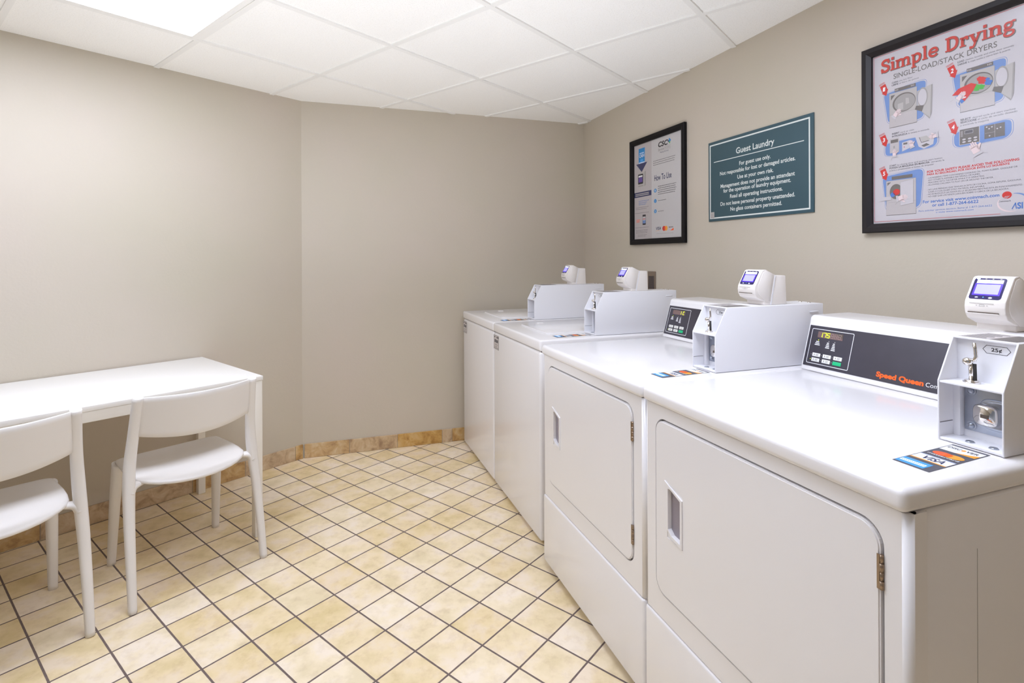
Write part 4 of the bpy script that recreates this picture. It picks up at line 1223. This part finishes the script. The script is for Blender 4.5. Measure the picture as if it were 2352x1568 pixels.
def dryer_drawing(x0, x1, z0, z1, load):
    a = Art(PL); w_ = x1 - x0; h_ = z1 - z0
    blob(a, [(x0 - .02, z1 + .003), (x1 + .008, z1 + .015), (x1 + .028, z1 + .012), (x1 + .020, z0 + .012), (x1 - .01, z0 + .006), (x0 - .005, z0 + .02)])
    a.rect(x0, x1, z0, z1, 'ill_grey', .0007); a.rect(x0 + .001, x1 - .001, z0 + .001, z0 + h_ * .36, 'paper3', .0008)
    a.line([(x0, z0), (x1, z0)], .0012, 'ill_dark', .0009); a.line([(x0, z0 + h_ * .37), (x1, z0 + h_ * .37)], .0006, 'ill_mid', .0009)
    a.line([(x0, z0), (x0, z1), (x1, z1), (x1, z0)], .0006, 'ill_mid', .0009)
    a.rect(x0 + w_ * .20, x1 - w_ * .04, z1 + .002, z1 + .013, 'ill_dark', .0008)
    for f in (.22, .80): 
        for i in range(3): a.rect(x0 + w_ * f + i * .004, x0 + w_ * f + i * .004 + .002, z1 + .005, z1 + .010, 'paper3', .0010)
    cx, cz = x0 + w_ * .54, z0 + h_ * .66
    a.ell(cx, cz, w_ * .42, h_ * .27, 'ill_dark', .0010); a.ell(cx + .002, cz - .001, w_ * .38, h_ * .24, 'ill_mid', .0011)
    a.poly([(x0 + w_ * .06, z1 - h_ * .06), (x0 + w_ * .22, z1 - h_ * .06), (x0 + w_ * .06, z1 - h_ * .2)], 'ill_dark', .0011)
    # open door
    a.poly([(x1 + .002, z1 - .020), (x1 + .048, z1 - .006), (x1 + .045, z0 + .020), (x1 + .038, z0 + .002), (x1 + .001, z0 + h_ * .4)], 'ill_mid', .0009)
    a.poly([(x1 + .001, z1 - .016), (x1 + .044, z1 - .006), (x1 + .040, z0 + .006), (x1 + .001, z0 + h_ * .38)], 'ill_grey', .0010)
    a.ell(x1 + .018, cz, .016, h_ * .27, 'ill_mid', .0011); a.ell(x1 + .017, cz, .0135, h_ * .23, 'paper', .0012)
    a.poly([(x1 - .002, cz - h_ * .20), (x1 + .022, cz - h_ * .24), (x1 + .016, cz - h_ * .40), (x1 - .006, cz - h_ * .30)], 'ill_dark', .0013)
    if load:
        for dx, dz, r_, c in ((.012, .004, .013, 'red'), (.004, .012, .008, 'red'), (-.006, -.012, .013, 'lime'), (.008, -.014, .009, 'lime'), (.026, -.006, .010, 'blue_ink'), (.024, .004, .006, 'blue_ink')):
            a.poly([(cx + dx + r_ * (1 + .25 * math.sin(i * 2.7)) * math.cos(6.283 * i / 12), cz + dz + r_ * .8 * (1 + .2 * math.cos(i * 1.9)) * math.sin(6.283 * i / 12)) for i in range(12)], c, .0014 + .00005 * dx * 100)
        a.poly([(x0 - .022, cz - .018), (x0 - .005, cz - .002), (x0 + .030, cz + .006), (x0 + .044, cz - .002), (x0 + .036, cz - .018), (x0 + .012, cz - .044), (x0 + .004, cz - .036), (x0 + .012, cz - .022), (x0 - .012, cz - .020)], 'red', .0016)
        a.poly([(x0 + .002, cz - .030), (x0 + .012, cz - .044), (x0 + .004, cz - .050), (x0 - .002, cz - .038)], 'blue_ink', .0016)
        hx, hz = x0 + .006, cz - .022
    else:
        a.poly([(cx + .006, cz + .012), (cx + .016, cz + .010), (cx + .018, cz - .008), (cx + .006, cz - .010)], 'ill_grey', .0014)
        a.poly([(cx - .02, cz - .002), (cx - .002, cz + .0), (cx - .002, cz - .024), (cx - .02, cz - .026)], 'ill_grey', .0014)
        hx, hz = x0 + .030, z0 + h_ * .42
    hand(a, hx, hz, -.030, -.030)
    a.build('dryer_drawing', sheet)
def hand(a, hx, hz, ax, az, s_=1.0):
    d = Vector((ax, az)).normalized(); n = Vector((-d.y, d.x))
    def q(u, v): p = Vector((hx, hz)) + d * u * s_ + n * v * s_; return (p.x, p.y)
    for v, L_ in ((-.007, .006), (-.003, .010), (.001, .0105), (.005, .007)):
        a.poly([q(-L_, v), q(-L_, v + .003), q(.004, v + .0032), q(.004, v - .0005)], 'skin_ink', .0019)
    a.poly([q(.002, -.008), q(.002, .009), q(.018, .007), q(.018, -.007)], 'skin_ink', .0019)
    a.poly([q(.014, .006), q(.002, .016), q(-.001, .014), q(.006, .004)], 'skin_ink', .0019)
    a.poly([q(.018, -.009), q(.018, .009), q(.024, .010), q(.024, -.010)], 'paper', .0020)
    a.line([q(.018, -.009), q(.018, .009)], .0005, 'ill_mid', .0021); a.line([q(.024, -.010), q(.034, -.014)], .0005, 'ill_mid', .0021); a.line([q(.024, .010), q(.030, .018)], .0005, 'ill_mid', .0021)
dryer_drawing(2.301, 2.391, 1.733, 1.851, False)
dryer_drawing(2.517, 2.606, 1.731, 1.847, True)
# step 3: card and coin drawings
a = Art(PL)
blob(a, [(2.286, 1.676), (2.300, 1.682), (2.440, 1.683), (2.452, 1.672), (2.452, 1.652), (2.440, 1.640), (2.300, 1.636), (2.286, 1.642)])
a.rect(2.302, 2.333, 1.645, 1.695, 'paper3', .0007); a.rect(2.305, 2.330, 1.679, 1.690, 'ill_dark', .0009); a.rect(2.314, 2.319, 1.660, 1.668, 'ill_mid', .0009)
a.poly([(2.343, 1.644), (2.343, 1.674), (2.369, 1.678), (2.369, 1.652)], 'paper', .0007); a.rect(2.347, 2.360, 1.666, 1.672, 'ill_dark', .0009); a.ell(2.350, 1.658, .0016, .0016, 'red', .0009, 8)
a.poly([(2.384, 1.688), (2.446, 1.688), (2.440, 1.650), (2.412, 1.640), (2.396, 1.650)], 'paper', .0007)
a.poly([(2.398, 1.680), (2.420, 1.682), (2.432, 1.668), (2.410, 1.660)], 'ill_grey', .0009); a.line([(2.398, 1.680), (2.405, 1.662), (2.428, 1.664)], .0018, 'ill_dark', .0011); a.poly([(2.404, 1.652), (2.420, 1.657), (2.430, 1.650), (2.412, 1.646)], 'ill_dark', .0009)
hand(a, 2.318, 1.648, 0, -1, .8); hand(a, 2.372, 1.668, .3, -1, .8); hand(a, 2.436, 1.674, 1, .1, .8)
a.build('payment_drawing', sheet)
# step 4: control panels
a = Art(PL)
blob(a, [(2.499, 1.664), (2.512, 1.674), (2.630, 1.682), (2.646, 1.676), (2.646, 1.642), (2.632, 1.628), (2.512, 1.624), (2.500, 1.634)])
a.rect(2.514, 2.568, 1.630, 1.679, 'paper', .0006); a.rect(2.5155, 2.5665, 1.6315, 1.6775, 'ill_dark', .0008)
a.rect(2.529, 2.551, 1.662, 1.672, 'grey_ink', .0010); a.line([(2.529, 1.662), (2.551, 1.662), (2.551, 1.672), (2.529, 1.672)], .0008, 'paper', .0011, True)
for i in range(3):
    for j in range(2): a.ell(2.527 + i * .015, 1.638 + j * .008, .005, .0026, 'paper', .0010, 12)
for i in range(5): a.rect(2.518, 2.524, 1.656 + i * .0035, 1.6575 + i * .0035, 'paper3', .0010)
a.rect(2.580, 2.630, 1.636, 1.675, 'ill_dark', .0008); a.line([(2.606, 1.636), (2.606, 1.675)], .0008, 'paper3', .0010); a.line([(2.582, 1.652), (2.606, 1.652)], .0006, 'paper3', .0010)
for p_ in ((2.586, 1.670), (2.592, 1.664), (2.599, 1.668), (2.593, 1.643), (2.612, 1.660), (2.620, 1.662)): a.ell(p_[0], p_[1], .0022, .002, 'paper', .0011, 8)
hand(a, 2.552, 1.620, .45, -1, 1.3)
a.build('panel_drawing', sheet)
# step 5: closing the door
a = Art(PL)
blob(a, [(2.276, 1.560), (2.290, 1.567), (2.398, 1.577), (2.410, 1.568), (2.401, 1.462), (2.390, 1.450), (2.300, 1.447), (2.288, 1.456)])
a.rect(2.289, 2.387, 1.430, 1.549, 'paper3', .0007); a.line([(2.289, 1.430), (2.387, 1.430)], .0012, 'ill_dark', .0009); a.line([(2.289, 1.430), (2.289, 1.549), (2.387, 1.549), (2.387, 1.430)], .0006, 'ill_mid', .0009)
a.line([(2.289, 1.474), (2.387, 1.474)], .0006, 'ill_mid', .0009); a.rect(2.308, 2.376, 1.552, 1.563, 'ill_dark', .0008)
a.ell(2.322, 1.510, .021, .026, 'ill_dark', .0009); a.ell(2.324, 1.508, .012, .011, 'red', .0011, 9); a.ell(2.311, 1.500, .008, .008, 'blue_ink', .0011, 9)
a.poly([(2.293, 1.544), (2.306, 1.544), (2.293, 1.533)], 'ill_dark', .0009)
a.poly([(2.337, 1.460), (2.379, 1.466), (2.379, 1.546), (2.337, 1.540)], 'paper', .0013); a.line([(2.337, 1.460), (2.379, 1.466), (2.379, 1.546), (2.337, 1.540)], .0006, 'ill_mid', .0014, True)
hand(a, 2.350, 1.488, -1, -.15, 1.1)
a.rect(2.270, 2.306, 1.482, 1.495, 'paper', .0020)
a.build('closing_drawing', sheet)

# children of the sheets were built in row coordinates
def reoffset2(root, off):
    o3 = Vector(off)
    for p in root.children:
        for c in p.children:
            for v in c.data.vertices: v.co -= o3
reoffset2(fx, (.666, 0, 1.364)); reoffset2(fp, (X0, 0, Z0))

# ------------------------------------------------------------------ wall outlet behind the second reader
wo = wall_thing('wall_outlet', 'small dark outlet plate on the right wall behind the second washer', 'outlet', .842, 0, 1.085)
off = (.842, 0, 1.085)
k = Mesh(); k.box(.842, .918, -.006, -.0003, 1.085, 1.200, 'outlet_rim', bev=.002); k.build('plate', wo, off)
k = Mesh()
k.box(.852, .908, -.009, -.005, 1.096, 1.172, 'outlet', bev=.002); k.build('receptacle', wo, off)
